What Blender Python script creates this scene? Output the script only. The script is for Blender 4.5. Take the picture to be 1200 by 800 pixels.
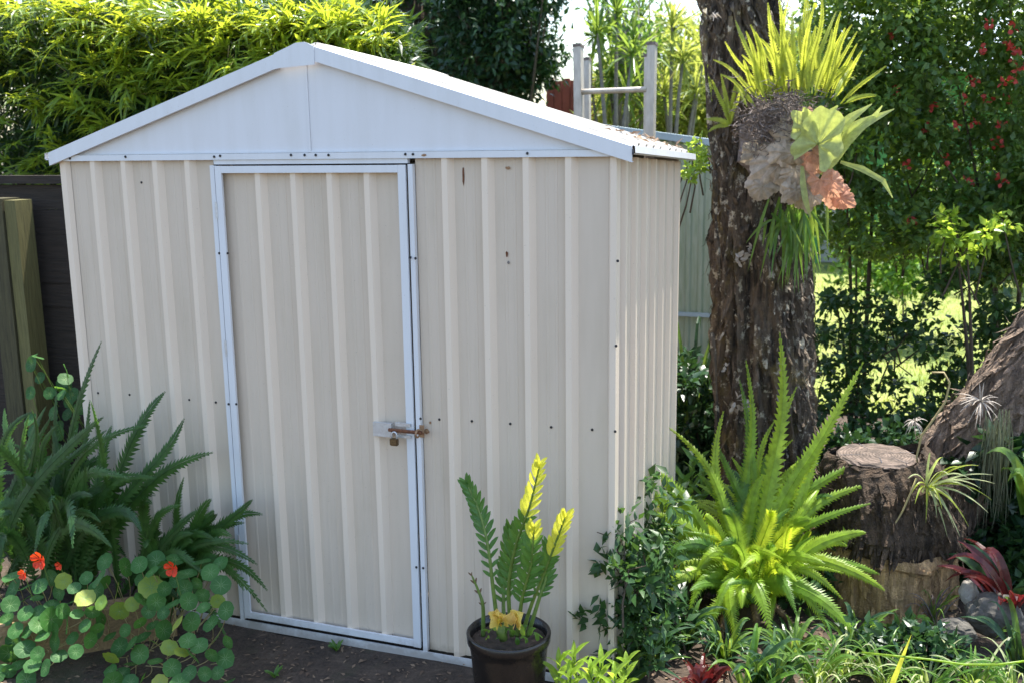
import bpy, bmesh, math, random
import numpy as np
from mathutils import Vector, Matrix, noise

R = math.radians
random.seed(7)
RNG = np.random.default_rng(11)
scene = bpy.context.scene
for o in list(bpy.data.objects):
    bpy.data.objects.remove(o)
COL = scene.collection

# ------------------------------------------------------------------ camera
CAM = Vector((0.8124, -3.1017, 1.8198))
YAW, PITCH, ROLL = -0.35852, 0.190822, -0.0137029
fwd = Vector((math.sin(YAW)*math.cos(PITCH), math.cos(YAW)*math.cos(PITCH), -math.sin(PITCH)))
r0 = Vector((math.cos(YAW), -math.sin(YAW), 0)); u0 = r0.cross(fwd)
cr, sr = math.cos(ROLL), math.sin(ROLL)
right = r0*cr + u0*sr; up = -r0*sr + u0*cr
cam = bpy.data.cameras.new('camera'); camo = bpy.data.objects.new('camera', cam); COL.objects.link(camo)
camo.matrix_world = Matrix(((right.x, up.x, -fwd.x, CAM.x), (right.y, up.y, -fwd.y, CAM.y), (right.z, up.z, -fwd.z, CAM.z), (0, 0, 0, 1)))
cam.sensor_width = 36.0; cam.lens = 36.0*1200.2/1200
cam.clip_start = 0.05; cam.clip_end = 500
cam.dof.use_dof = True; cam.dof.focus_distance = 3.4; cam.dof.aperture_fstop = 4.0
scene.camera = camo

def at(px, py, Y):
    """the point of the vertical plane y = Y that lies in the direction of this spot of the photograph"""
    d = fwd + right*((px-600)/1200.2) - up*((py-400)/1200.2)
    return CAM + d*((Y-CAM.y)/d.y)

# ------------------------------------------------------------------ light
SUN = Vector((0.10, 0.27, 0.95)).normalized()
world = bpy.data.worlds.new('World'); scene.world = world; world.use_nodes = True
wn = world.node_tree.nodes; wl = world.node_tree.links
sky = wn.new('ShaderNodeTexSky'); sky.sky_type = 'NISHITA'; sky.sun_disc = False
sky.sun_elevation = math.asin(SUN.z); sky.sun_rotation = math.atan2(SUN.x, SUN.y)
sky.air_density = 1.2; sky.dust_density = 1.5
bg = wn['Background']; bg.inputs['Strength'].default_value = 0.15
wl.new(sky.outputs[0], bg.inputs['Color'])
sl = bpy.data.lights.new('sun', 'SUN'); so = bpy.data.objects.new('sun', sl); COL.objects.link(so)
sl.energy = 4.7; sl.angle = R(0.53); sl.color = (1.0, 0.95, 0.86)
so.rotation_euler = SUN.to_track_quat('Z', 'Y').to_euler(); so.location = (3, 6, 12)
scene.view_settings.view_transform = 'Standard'; scene.view_settings.look = 'None'
scene.view_settings.exposure = 1.5; scene.view_settings.gamma = 1.0
scene.render.engine = 'CYCLES'
scene.cycles.use_denoising = True
scene.cycles.max_bounces = 7; scene.cycles.diffuse_bounces = 4; scene.cycles.glossy_bounces = 2
scene.cycles.transmission_bounces = 4; scene.cycles.caustics_reflective = False; scene.cycles.caustics_refractive = False
scene.cycles.sample_clamp_indirect = 6

# ------------------------------------------------------------------ materials
def nt(name):
    m = bpy.data.materials.new(name); m.use_nodes = True
    t = m.node_tree; b = t.nodes['Principled BSDF']
    return m, t.nodes, t.links, b
def ramp(N, L, src, stops):
    r = N.new('ShaderNodeValToRGB'); e = r.color_ramp.elements
    while len(e) < len(stops): e.new(0.5)
    for k, (p, c) in enumerate(stops):
        e[k].position = p; e[k].color = (*c, 1) if len(c) == 3 else c
    L.new(src, r.inputs[0]); return r
def coords(N, L, scale=(1, 1, 1), kind='Object'):
    tc = N.new('ShaderNodeTexCoord'); mp = N.new('ShaderNodeMapping'); mp.inputs['Scale'].default_value = scale
    L.new(tc.outputs[kind], mp.inputs[0]); return mp.outputs[0]
def noise_n(N, L, v, scale, detail=4, rough=0.6):
    n = N.new('ShaderNodeTexNoise'); n.inputs['Scale'].default_value = scale
    n.inputs['Detail'].default_value = detail; n.inputs['Roughness'].default_value = rough
    L.new(v, n.inputs['Vector']); return n.outputs['Fac']
def mixc(N, L, fac, a, b, mode='MIX'):
    m = N.new('ShaderNodeMix'); m.data_type = 'RGBA'; m.blend_type = mode
    if isinstance(fac, (int, float)): m.inputs[0].default_value = fac
    else: L.new(fac, m.inputs[0])
    for s, i in ((a, 6), (b, 7)):
        if isinstance(s, tuple): m.inputs[i].default_value = (*s, 1)
        else: L.new(s, m.inputs[i])
    return m.outputs[2]
def bump(N, L, h, b, strength=0.4, dist=0.01):
    bp = N.new('ShaderNodeBump'); bp.inputs['Strength'].default_value = strength; bp.inputs['Distance'].default_value = dist
    L.new(h, bp.inputs['Height']); L.new(bp.outputs[0], b.inputs['Normal'])

def leaf_mat(name, c1, c2, tr, trans=0.45, rough=0.42, veins=0.0, vary='island', yellow=None):
    m, N, L, b = nt(name)
    if vary == 'island':
        g = N.new('ShaderNodeNewGeometry'); rnd = g.outputs['Random Per Island']
    else:
        g = N.new('ShaderNodeObjectInfo'); rnd = g.outputs['Random']
    stops = [(0, c1), (0.85, c2)]
    if yellow: stops.append((0.95, yellow))
    rp = ramp(N, L, rnd, stops)
    v = coords(N, L, (1, 1, 1))
    n = noise_n(N, L, v, 38, 3)
    n2 = ramp(N, L, n, [(0.3, (0.72, 0.72, 0.72)), (0.7, (1.2, 1.2, 1.2))])
    col = mixc(N, L, 1.0, rp.outputs[0], n2.outputs[0], 'MULTIPLY')
    L.new(col, b.inputs['Base Color']); b.inputs['Roughness'].default_value = rough
    b.inputs['Specular IOR Level'].default_value = 0.45
    t = N.new('ShaderNodeBsdfTranslucent')
    trc = mixc(N, L, 1.0, n2.outputs[0], tr, 'MULTIPLY')
    L.new(trc, t.inputs[0])
    ms = N.new('ShaderNodeMixShader'); ms.inputs[0].default_value = trans
    L.new(b.outputs[0], ms.inputs[1]); L.new(t.outputs[0], ms.inputs[2])
    L.new(ms.outputs[0], N['Material Output'].inputs[0])
    bump(N, L, n, b, 0.25, 0.004)
    return m

def paint_mat(name, base, dirt, rough=0.42, amount=0.5, low=True):
    m, N, L, b = nt(name)
    v = coords(N, L, (9, 9, 0.9), 'Object'); n = noise_n(N, L, v, 2.2, 4, 0.55)
    v2 = coords(N, L, (1, 1, 1), 'Object'); n2 = noise_n(N, L, v2, 3.1, 5, 0.6)
    r1 = ramp(N, L, n, [(0.38, (0, 0, 0)), (0.72, (1, 1, 1))])
    r2 = ramp(N, L, n2, [(0.35, (0.15,)*3), (0.75, (1, 1, 1))])
    f = N.new('ShaderNodeMath'); f.operation = 'MULTIPLY'; L.new(r1.outputs[0], f.inputs[0]); L.new(r2.outputs[0], f.inputs[1])
    f2 = N.new('ShaderNodeMath'); f2.operation = 'MULTIPLY'; L.new(f.outputs[0], f2.inputs[0]); f2.inputs[1].default_value = amount
    col = mixc(N, L, f2.outputs[0], base, dirt)
    if low:   # splashed soil on the lowest hand's breadth
        sp = N.new('ShaderNodeSeparateXYZ'); L.new(coords(N, L), sp.inputs[0])
        n3 = noise_n(N, L, v2, 9, 6, 0.7)
        a = N.new('ShaderNodeMath'); a.operation = 'MULTIPLY_ADD'; L.new(n3, a.inputs[0]); a.inputs[1].default_value = 0.16; L.new(sp.outputs[2], a.inputs[2])
        r3 = ramp(N, L, a.outputs[0], [(0.085, (0.6,)*3), (0.135, (0, 0, 0))])
        col = mixc(N, L, r3.outputs[0], col, (0.20, 0.15, 0.10))
    spk = noise_n(N, L, v2, 160, 2, 0.5)
    r4 = ramp(N, L, spk, [(0.70, (0, 0, 0)), (0.78, (0.35,)*3)])
    col = mixc(N, L, r4.outputs[0], col, (0.25, 0.21, 0.16))
    L.new(col, b.inputs['Base Color']); b.inputs['Roughness'].default_value = rough
    n4 = noise_n(N, L, coords(N, L, (6, 6, 1)), 4, 3)
    bump(N, L, n4, b, 0.25, 0.006)
    return m

def simple(name, c, rough=0.6, metal=0.0, c2=None, scale=30, bumps=0.2, aniso=(1, 1, 1), spec=0.5):
    m, N, L, b = nt(name)
    v = coords(N, L, aniso); n = noise_n(N, L, v, scale, 5, 0.65)
    rp = ramp(N, L, n, [(0.32, c), (0.7, c2 or tuple(x*0.7 for x in c))])
    L.new(rp.outputs[0], b.inputs['Base Color']); b.inputs['Roughness'].default_value = rough; b.inputs['Metallic'].default_value = metal
    b.inputs['Specular IOR Level'].default_value = spec
    bump(N, L, n, b, bumps, 0.01)
    return m

def bark_mat(name, dark, mid, pale, moss, lich_sun=0.62, mossy=0.6, zs=5.0):
    m, N, L, b = nt(name)
    v = coords(N, L, (26, 26, zs)); n = noise_n(N, L, v, 1.0, 8, 0.72)
    v2 = coords(N, L, (1, 1, 0.8)); n2 = noise_n(N, L, v2, 22, 6, 0.7); n3 = noise_n(N, L, v2, 5, 5, 0.7); n4 = noise_n(N, L, v2, 60, 4, 0.7)
    rp = ramp(N, L, n, [(0.34, dark), (0.52, mid), (0.70, tuple(min(1, x*1.9) for x in mid))])
    r2 = ramp(N, L, n3, [(mossy, (0, 0, 0)), (mossy+0.12, (0.8,)*3)])
    col = mixc(N, L, r2.outputs[0], rp.outputs[0], moss)
    r3 = ramp(N, L, n2, [(lich_sun, (0, 0, 0)), (lich_sun+0.06, (0.9,)*3)])
    col = mixc(N, L, r3.outputs[0], col, pale)
    L.new(col, b.inputs['Base Color']); b.inputs['Roughness'].default_value = 0.9
    add = N.new('ShaderNodeMath'); add.operation = 'ADD'; L.new(n, add.inputs[0]); L.new(n4, add.inputs[1])
    bump(N, L, add.outputs[0], b, 0.9, 0.03)
    return m

M = {}
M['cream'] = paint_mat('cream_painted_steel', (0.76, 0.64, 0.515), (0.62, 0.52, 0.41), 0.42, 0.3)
M['pan'] = paint_mat('darker_pan_steel', (0.63, 0.53, 0.425), (0.46, 0.385, 0.28), 0.5, 0.55)  # darker cream for the pans, the ribs keep the lighter cream
M['white'] = paint_mat('white_trim_steel', (0.69, 0.705, 0.73), (0.45, 0.44, 0.41), 0.38, 0.35)
M['roof'] = paint_mat('roof_steel', (0.52, 0.49, 0.44), (0.30, 0.27, 0.22), 0.6, 0.8, False)
M['gable'] = paint_mat('gable_steel', (0.69, 0.69, 0.71), (0.56, 0.55, 0.53), 0.40, 0.5, False)
M['screw'] = simple('dull_screw', (0.05, 0.05, 0.055), 0.5, 0.6)
M['gap'] = simple('near_black', (0.03, 0.035, 0.05), 0.8)
M['rust'] = simple('rust', (0.20, 0.075, 0.03), 0.9, 0.0, (0.08, 0.03, 0.015), 90)
M['paleust'] = simple('rusty_zinc', (0.42, 0.28, 0.16), 0.6, 0.3, (0.22, 0.10, 0.05), 120)
M['zinc'] = simple('zinc_plate', (0.62, 0.64, 0.66), 0.35, 0.5, (0.5, 0.5, 0.5), 60)
M['brass'] = simple('old_brass', (0.20, 0.13, 0.06), 0.4, 0.7, (0.10, 0.07, 0.04), 140)
M['alu'] = simple('weathered_aluminium', (0.56, 0.51, 0.44), 0.55, 0.2, (0.38, 0.34, 0.28), 40, 0.1, (1, 1, .2))
M['teal'] = simple('pale_green_sheet', (0.42, 0.46, 0.36), 0.5, 0, (0.27, 0.34, 0.22), 6, 0.1, (8, 8, 1))
M['bluecap'] = simple('blue_grey_capping', (0.44, 0.55, 0.60), 0.45, 0, (0.36, 0.46, 0.52), 8)
M['post'] = simple('treated_pine_post', (0.085, 0.075, 0.032), 0.85, 0, (0.035, 0.03, 0.014), 6, 0.5, (20, 20, 1.2))
M['post_lit_side'] = simple('yellow_green_lit_side', (0.17, 0.155, 0.055), 0.85, 0, (0.09, 0.08, 0.03), 6, 0.5, (20, 20, 1.2))  # paler face of the same post, its lit side painted in
M['paling'] = simple('dark_old_paling', (0.040, 0.028, 0.020), 0.9, 0, (0.016, 0.012, 0.008), 6, 0.6, (1.2, 20, 20))
M['sleeper'] = simple('yellow_brown_sleeper', (0.30, 0.20, 0.10), 0.85, 0, (0.17, 0.11, 0.055), 5, 0.5, (2, 24, 24))
M['bark'] = bark_mat('rough_dark_bark', (0.007, 0.005, 0.004), (0.115, 0.085, 0.058), (0.56, 0.50, 0.38), (0.19, 0.14, 0.045), 0.56, 0.54)  # pale specks are lichen plus sun dapples painted into the bark
M['bark2'] = bark_mat('leaning_trunk_bark', (0.045, 0.032, 0.024), (0.25, 0.18, 0.13), (0.40, 0.35, 0.30), (0.10, 0.09, 0.05), 0.66, 0.62, 3.0)
M['stumpbark'] = bark_mat('dark_shaggy_bark', (0.012, 0.008, 0.005), (0.075, 0.048, 0.028), (0.30, 0.22, 0.14), (0.07, 0.055, 0.03), 0.68, 0.66, 3.0)
M['stumpwood'] = bark_mat('peeled_weathered_wood', (0.17, 0.10, 0.05), (0.46, 0.29, 0.14), (0.42, 0.33, 0.22), (0.16, 0.13, 0.06), 0.68, 0.6, 2.0)
M['cutwood'] = simple('grey_cut_face', (0.15, 0.115, 0.098), 0.9, 0, (0.065, 0.045, 0.037), 34, 0.8)
M['twig'] = simple('brown_twig', (0.10, 0.075, 0.05), 0.9, 0, (0.05, 0.038, 0.025), 40)
M['greytwig'] = simple('grey_branch', (0.24, 0.22, 0.20), 0.9, 0, (0.13, 0.115, 0.10), 25)
M['dry'] = leaf_mat('dry_leaf', (0.26, 0.17, 0.10), (0.12, 0.075, 0.045), (0.35, 0.2, 0.1), 0.2, 0.8)
M['root'] = simple('grey_brown_root', (0.23, 0.185, 0.16), 0.9, 0, (0.08, 0.06, 0.05), 50)
M['stem'] = leaf_mat('green_stem', (0.12, 0.20, 0.04), (0.16, 0.24, 0.05), (0.2, 0.3, 0.05), 0.15)
M['palestem'] = simple('pale_stem', (0.42, 0.33, 0.17), 0.6, 0, (0.30, 0.26, 0.10), 30)
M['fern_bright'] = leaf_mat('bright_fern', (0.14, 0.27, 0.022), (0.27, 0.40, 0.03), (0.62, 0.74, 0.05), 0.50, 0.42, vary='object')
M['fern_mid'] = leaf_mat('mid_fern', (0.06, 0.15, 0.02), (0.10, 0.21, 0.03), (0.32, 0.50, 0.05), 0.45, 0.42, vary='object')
M['shrub_leaf'] = leaf_mat('dark_shrub_leaf', (0.016, 0.050, 0.016), (0.04, 0.10, 0.025), (0.12, 0.24, 0.04), 0.28, 0.42)  # dark green leaf of the low shrubs and hedge bushes
M['fern_dark'] = leaf_mat('dark_fern', (0.020, 0.065, 0.014), (0.042, 0.11, 0.020), (0.12, 0.27, 0.04), 0.35, 0.5, vary='object')  # green lowered so the colour carries deep shade among the ferns
M['fern_yellow'] = leaf_mat('yellow_fern', (0.25, 0.34, 0.04), (0.36, 0.42, 0.05), (0.62, 0.66, 0.08), 0.5, 0.45, vary='object')
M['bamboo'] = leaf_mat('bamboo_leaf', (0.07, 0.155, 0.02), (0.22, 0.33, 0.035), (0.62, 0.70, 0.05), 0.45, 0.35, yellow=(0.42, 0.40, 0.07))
M['bamboo_deep'] = leaf_mat('shade_dark_bamboo_leaf', (0.014, 0.042, 0.012), (0.035, 0.08, 0.018), (0.09, 0.17, 0.02), 0.25, 0.4)  # bamboo green darkened, the hedge's inner shade put into the colour
M['cane'] = simple('bamboo_cane', (0.20, 0.20, 0.07), 0.5, 0, (0.12, 0.10, 0.05), 12)
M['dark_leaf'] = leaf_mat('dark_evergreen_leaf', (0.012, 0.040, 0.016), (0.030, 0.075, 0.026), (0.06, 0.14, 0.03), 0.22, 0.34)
M['glossy'] = leaf_mat('glossy_dark_leaf', (0.040, 0.095, 0.030), (0.13, 0.22, 0.055), (0.36, 0.52, 0.09), 0.34, 0.38)
M['mid_leaf'] = leaf_mat('mid_green_leaf', (0.04, 0.12, 0.02), (0.09, 0.20, 0.03), (0.28, 0.48, 0.06), 0.42, 0.32)
M['lime_leaf'] = leaf_mat('lime_leaf', (0.16, 0.30, 0.03), (0.28, 0.42, 0.05), (0.55, 0.72, 0.08), 0.5, 0.35)
M['far_leaf'] = leaf_mat('distant_sunny_leaf', (0.08, 0.15, 0.03), (0.24, 0.30, 0.05), (0.5, 0.56, 0.1), 0.45, 0.45, yellow=(0.36, 0.30, 0.12))
M['strap'] = leaf_mat('strap_leaf', (0.05, 0.12, 0.02), (0.12, 0.22, 0.035), (0.36, 0.50, 0.07), 0.4, 0.35)
M['strap_pale'] = leaf_mat('variegated_blade', (0.12, 0.22, 0.05), (0.50, 0.52, 0.30), (0.5, 0.6, 0.15), 0.4, 0.35)
M['nasty'] = leaf_mat('nasturtium_leaf', (0.020, 0.095, 0.020), (0.048, 0.155, 0.030), (0.20, 0.42, 0.05), 0.35, 0.62, vary='object')
M['nasty_yellow'] = leaf_mat('yellow_nasturtium_leaf', (0.13, 0.26, 0.03), (0.34, 0.40, 0.07), (0.5, 0.6, 0.08), 0.4, 0.5, vary='object')  # lighter, yellower leaf colour used on some of the leaves
M['vein'] = leaf_mat('pale_leaf_vein', (0.16, 0.30, 0.10), (0.20, 0.34, 0.12), (0.3, 0.4, 0.1), 0.2)
M['red'] = leaf_mat('scarlet_petal', (0.78, 0.035, 0.012), (0.85, 0.07, 0.015), (0.95, 0.10, 0.02), 0.35, 0.5)
M['berry'] = leaf_mat('red_blossom', (0.50, 0.03, 0.03), (0.62, 0.09, 0.07), (0.8, 0.08, 0.06), 0.3, 0.5)
M['brom'] = leaf_mat('dark_red_bromeliad', (0.11, 0.010, 0.013), (0.06, 0.015, 0.012), (0.22, 0.02, 0.02), 0.35, 0.25)
M['zz'] = leaf_mat('glossy_cycad_leaflet', (0.035, 0.12, 0.022), (0.075, 0.19, 0.035), (0.25, 0.45, 0.06), 0.35, 0.28, vary='object')
M['zz_new'] = leaf_mat('lime_yellow_new_leaflet', (0.55, 0.58, 0.05), (0.68, 0.66, 0.07), (0.85, 0.85, 0.10), 0.45, 0.35, vary='object')
M['cup'] = leaf_mat('yellow_peach_leaf', (0.92, 0.80, 0.13), (0.90, 0.64, 0.28), (0.95, 0.8, 0.2), 0.4, 0.4, vary='object')  # yellow raised to paint in sun the rosette does not catch
M['shield'] = leaf_mat('papery_brown_shield', (0.36, 0.30, 0.22), (0.56, 0.47, 0.37), (0.6, 0.48, 0.34), 0.40, 0.75, vary='object')
M['shield_pink'] = leaf_mat('pink_brown_shield', (0.58, 0.29, 0.19), (0.62, 0.38, 0.27), (0.8, 0.42, 0.26), 0.42, 0.7, vary='object')
M['antler'] = leaf_mat('pale_green_antler', (0.38, 0.43, 0.14), (0.46, 0.50, 0.20), (0.55, 0.62, 0.14), 0.4, 0.5, vary='object')
M['rock'] = simple('grey_rock', (0.14, 0.13, 0.11), 0.9, 0, (0.045, 0.042, 0.036), 14, 0.9)
M['palerock'] = simple('pale_rock', (0.50, 0.47, 0.42), 0.85, 0, (0.22, 0.20, 0.17), 10, 0.7)
M['moss'] = leaf_mat('hanging_moss', (0.13, 0.15, 0.09), (0.20, 0.21, 0.14), (0.2, 0.22, 0.12), 0.3, 0.8)
M['airplant'] = leaf_mat('silvery_air_plant', (0.40, 0.36, 0.32), (0.52, 0.46, 0.40), (0.4, 0.35, 0.28), 0.3, 0.6)
M['house'] = simple('green_render', (0.10, 0.30, 0.10), 0.8, 0, (0.075, 0.24, 0.08), 5)
M['housegrey'] = simple('grey_door_paint', (0.42, 0.42, 0.42), 0.6, 0, (0.35, 0.35, 0.36), 5)
M['brickred'] = simple('faded_red_board', (0.38, 0.10, 0.075), 0.8, 0, (0.26, 0.07, 0.055), 9)
M['litter'] = leaf_mat('litter_scrap', (0.09, 0.058, 0.038), (0.24, 0.17, 0.11), (0.2, 0.1, 0.05), 0.1, 0.9)
# glossy black pot
m, N, L, b = nt('black_glazed_pot'); b.inputs['Base Color'].default_value = (0.012, 0.010, 0.009, 1); b.inputs['Roughness'].default_value = 0.16
n = noise_n(N, L, coords(N, L), 14, 5); rr = ramp(N, L, n, [(0.3, (0.12,)*3), (0.75, (0.42,)*3)]); L.new(rr.outputs[0], b.inputs['Roughness']); bump(N, L, n, b, 0.08, 0.01); M['pot'] = m
# soil
m, N, L, b = nt('dark_soil'); v = coords(N, L, (1, 1, 1)); n = noise_n(N, L, v, 7, 9, 0.75); n2 = noise_n(N, L, v, 55, 6, 0.75)
rp = ramp(N, L, n, [(0.30, (0.030, 0.021, 0.015)), (0.55, (0.085, 0.060, 0.042)), (0.75, (0.13, 0.10, 0.07))])
r2 = ramp(N, L, n2, [(0.35, (0.55,)*3), (0.7, (1.4,)*3)]); col = mixc(N, L, 1.0, rp.outputs[0], r2.outputs[0], 'MULTIPLY')
n5 = noise_n(N, L, v, 2.6, 5, 0.7); r5 = ramp(N, L, n5, [(0.55, (0, 0, 0)), (0.68, (0.6,)*3)]); col = mixc(N, L, r5.outputs[0], col, (0.045, 0.06, 0.025))
L.new(col, b.inputs['Base Color']); b.inputs['Roughness'].default_value = 0.95; bump(N, L, n2, b, 0.8, 0.02); M['soil'] = m
# lawn
m, N, L, b = nt('sunny_lawn'); v = coords(N, L, (1, 1, 1)); n = noise_n(N, L, v, 1.3, 8, 0.7); n2 = noise_n(N, L, v, 40, 6, 0.7)
rp = ramp(N, L, n, [(0.35, (0.17, 0.24, 0.05)), (0.6, (0.30, 0.33, 0.09)), (0.75, (0.38, 0.35, 0.16))])
r2 = ramp(N, L, n2, [(0.35, (0.7,)*3), (0.7, (1.2,)*3)]); col = mixc(N, L, 1.0, rp.outputs[0], r2.outputs[0], 'MULTIPLY')
L.new(col, b.inputs['Base Color']); b.inputs['Roughness'].default_value = 0.9; bump(N, L, n2, b, 0.7, 0.03); M['lawn'] = m

# ------------------------------------------------------------------ object helpers
def tag(o, label=None, cat=None, group=None, kind=None):
    if label: o['label'] = label
    if cat: o['category'] = cat
    if group: o['group'] = group
    if kind: o['kind'] = kind
    return o
def thing(name, loc, label, cat, group=None, rz=0):
    o = bpy.data.objects.new(name, None); COL.objects.link(o); o.empty_display_size = 0.1
    o.location = loc; o.rotation_euler.z = rz
    tag(o, label, cat, group); return o
def wmat(o):
    if o is None: return Matrix.Identity(4)
    return wmat(o.parent) @ Matrix.Translation(o.location) @ o.rotation_euler.to_matrix().to_4x4()

class MB:
    def __init__(s): s.v = []; s.f = []; s.mi = []
    def add(s, vs, fs, mi=0):
        k = len(s.v); s.v += [tuple(p) for p in vs]; s.f += [tuple(i+k for i in f) for f in fs]; s.mi += [mi]*len(fs)
    def box(s, a, b, mi=0):
        x0, y0, z0 = a; x1, y1, z1 = b
        s.add([(x0, y0, z0), (x1, y0, z0), (x1, y1, z0), (x0, y1, z0), (x0, y0, z1), (x1, y0, z1), (x1, y1, z1), (x0, y1, z1)],
              [(0, 3, 2, 1), (4, 5, 6, 7), (0, 1, 5, 4), (1, 2, 6, 5), (2, 3, 7, 6), (3, 0, 4, 7)], mi)
    def tube(s, pts, rad, n=6, mi=0, cap=True):
        pts = [Vector(p) for p in pts]; m = len(pts)
        if not isinstance(rad, (list, tuple)): rad = [rad]*m
        ref = Vector((0.31, 0.87, 0.39)).normalized(); vs = []
        for i, p in enumerate(pts):
            t = (pts[min(i+1, m-1)] - pts[max(i-1, 0)]).normalized()
            a = t.cross(ref)
            if a.length < 1e-3: a = t.cross(Vector((1, 0, 0)))
            a.normalize(); bb = t.cross(a)
            for k in range(n):
                an = 2*math.pi*k/n; vs.append(p + (a*math.cos(an) + bb*math.sin(an))*rad[i])
        fs = [(i*n+k, i*n+(k+1) % n, (i+1)*n+(k+1) % n, (i+1)*n+k) for i in range(m-1) for k in range(n)]
        if cap: fs += [tuple(range(n))[::-1], tuple((m-1)*n+k for k in range(n))]
        s.add(vs, fs, mi)
    def ribbon(s, pts, widths, normal, fold=0.0, mi=0):
        """a leaf blade along pts, folded along its midrib"""
        pts = [Vector(p) for p in pts]; m = len(pts); vs = []
        for i, p in enumerate(pts):
            t = (pts[min(i+1, m-1)] - pts[max(i-1, 0)])
            t = t.normalized() if t.length > 1e-9 else Vector((0, 0, 1))
            sd = t.cross(normal)
            if sd.length < 1e-4: sd = t.cross(Vector((0.3, 0.5, 0.8)))
            sd.normalize(); nn = sd.cross(t)
            w = widths[i]
            vs += [p - sd*w + nn*w*fold, p, p + sd*w + nn*w*fold]
        fs = []
        for i in range(m-1):
            k = i*3; fs += [(k, k+1, k+4, k+3), (k+1, k+2, k+5, k+4)]
        s.add(vs, fs, mi)
    def mesh(s, name, mats, smooth=False):
        me = bpy.data.meshes.new(name); me.from_pydata(s.v, [], s.f)
        for mm in (mats if isinstance(mats, list) else [mats]): me.materials.append(mm)
        if any(s.mi): me.polygons.foreach_set('material_index', s.mi)
        if smooth: me.polygons.foreach_set('use_smooth', [True]*len(me.polygons))
        me.update(); return me
    def build(s, name, mats, parent=None, smooth=False, world=True):
        """mesh points are given in world space; the object keeps its origin at its parent"""
        if parent is not None and world:
            inv = wmat(parent).inverted(); s.v = [tuple(inv @ Vector(p)) for p in s.v]
        me = s.mesh(name, mats, smooth)
        o = bpy.data.objects.new(name, me); COL.objects.link(o)
        if parent is not None: o.parent = parent
        return o

def inst(name, me, mat4, parent):
    o = bpy.data.objects.new(name, me); COL.objects.link(o)
    o.parent = parent
    o.matrix_local = (wmat(parent).inverted() @ mat4) if parent else mat4
    return o
def frame(p, d, n, s=1.0):
    """matrix whose Y runs along d and Z near n"""
    y = Vector(d).normalized(); x = y.cross(Vector(n))
    if x.length < 1e-4: x = y.cross(Vector((0.2, 0.3, 0.9)))
    x.normalize(); z = x.cross(y)
    return Matrix(((x.x*s, y.x*s, z.x*s, p[0]), (x.y*s, y.y*s, z.y*s, p[1]), (x.z*s, y.z*s, z.z*s, p[2]), (0, 0, 0, 1)))
def bez(a, c, b, n):
    a, c, b = Vector(a), Vector(c), Vector(b)
    return [a*(1-t)**2 + c*2*t*(1-t) + b*t*t for t in [i/(n-1) for i in range(n)]]
def rv(s=1.0):
    v = Vector((random.gauss(0, 1), random.gauss(0, 1), random.gauss(0, 1))); return v.normalized()*s

def leaves_mesh(name, P, D, Nn, Ln, W, mat, fold=0.25, droop=0.15):
    """many small folded leaves in one mesh, six points and four faces each"""
    n = len(P); D = D/np.linalg.norm(D, axis=1)[:, None]
    S = np.cross(D, Nn); S /= (np.linalg.norm(S, axis=1)[:, None]+1e-9); U = np.cross(S, D)
    Ln = Ln[:, None]; W = W[:, None]
    b = P; m = P + D*Ln*0.45; t = P + D*Ln - U*Ln*droop
    l1 = P + D*Ln*0.38 - S*W + U*W*fold; r1 = P + D*Ln*0.38 + S*W + U*W*fold
    V = np.stack([b, l1, m, r1, t], 1).reshape(-1, 3)
    base = (np.arange(n)*5)[:, None]
    F = np.concatenate([base+np.array([0, 2, 1]), base+np.array([0, 3, 2]), base+np.array([1, 2, 4]), base+np.array([2, 3, 4])], 1).reshape(-1)
    me = bpy.data.meshes.new(name); me.vertices.add(len(V)); me.vertices.foreach_set('co', V.astype(np.float32).ravel())
    nf = n*4; me.loops.add(nf*3); me.loops.foreach_set('vertex_index', F.astype(np.int32))
    me.polygons.add(nf); me.polygons.foreach_set('loop_start', (np.arange(nf)*3).astype(np.int32))
    try: me.polygons.foreach_set('loop_total', np.full(nf, 3, np.int32))
    except Exception: pass
    me.materials.append(mat); me.update(calc_edges=True); me.validate()
    return me

def clump_leaves(centres, radii, per, ll, lw, up_bias=0.3, out_bias=0.6, squash=0.8):
    C = np.repeat(np.array(centres), per, 0); Rr = np.repeat(np.array(radii), per)
    n = len(C); d = RNG.normal(size=(n, 3)); d /= np.linalg.norm(d, axis=1)[:, None]
    r = RNG.random(n)**0.45
    off = d*r[:, None]*Rr[:, None]; off[:, 2] *= squash
    P = C + off
    D = d*out_bias + RNG.normal(size=(n, 3))*0.55; D[:, 2] += up_bias*RNG.normal(size=n)
    Nn = RNG.normal(size=(n, 3))*0.55; Nn[:, 2] += 1.0
    return P, D, Nn, ll*RNG.uniform(0.65, 1.3, n), lw*RNG.uniform(0.7, 1.25, n)

def crown_mesh(name, centres, radii, per, ll, lw, mat, parent, kindstuff=False, **kw):
    P, D, Nn, a, b = clump_leaves(centres, radii, per, ll, lw, **kw)
    P = P - np.array(wmat(parent).translation)
    me = leaves_mesh(name, P, D, Nn, a, b, mat)
    o = bpy.data.objects.new(name, me); COL.objects.link(o); o.parent = parent
    return o

def blob(c, r, n, hollow=0.35, zmin=-9):
    """clump centres filling an ellipsoid, thicker towards its skin"""
    out = []
    while len(out) < n:
        v = rv(); k = random.uniform(hollow, 1.0)**0.6
        k *= 0.82 + 0.3*noise.noise(v*1.7 + Vector(c))
        p = (c[0]+v.x*r[0]*k, c[1]+v.y*r[1]*k, c[2]+v.z*r[2]*k)
        if p[2] > zmin: out.append(p)
    return out

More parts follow.
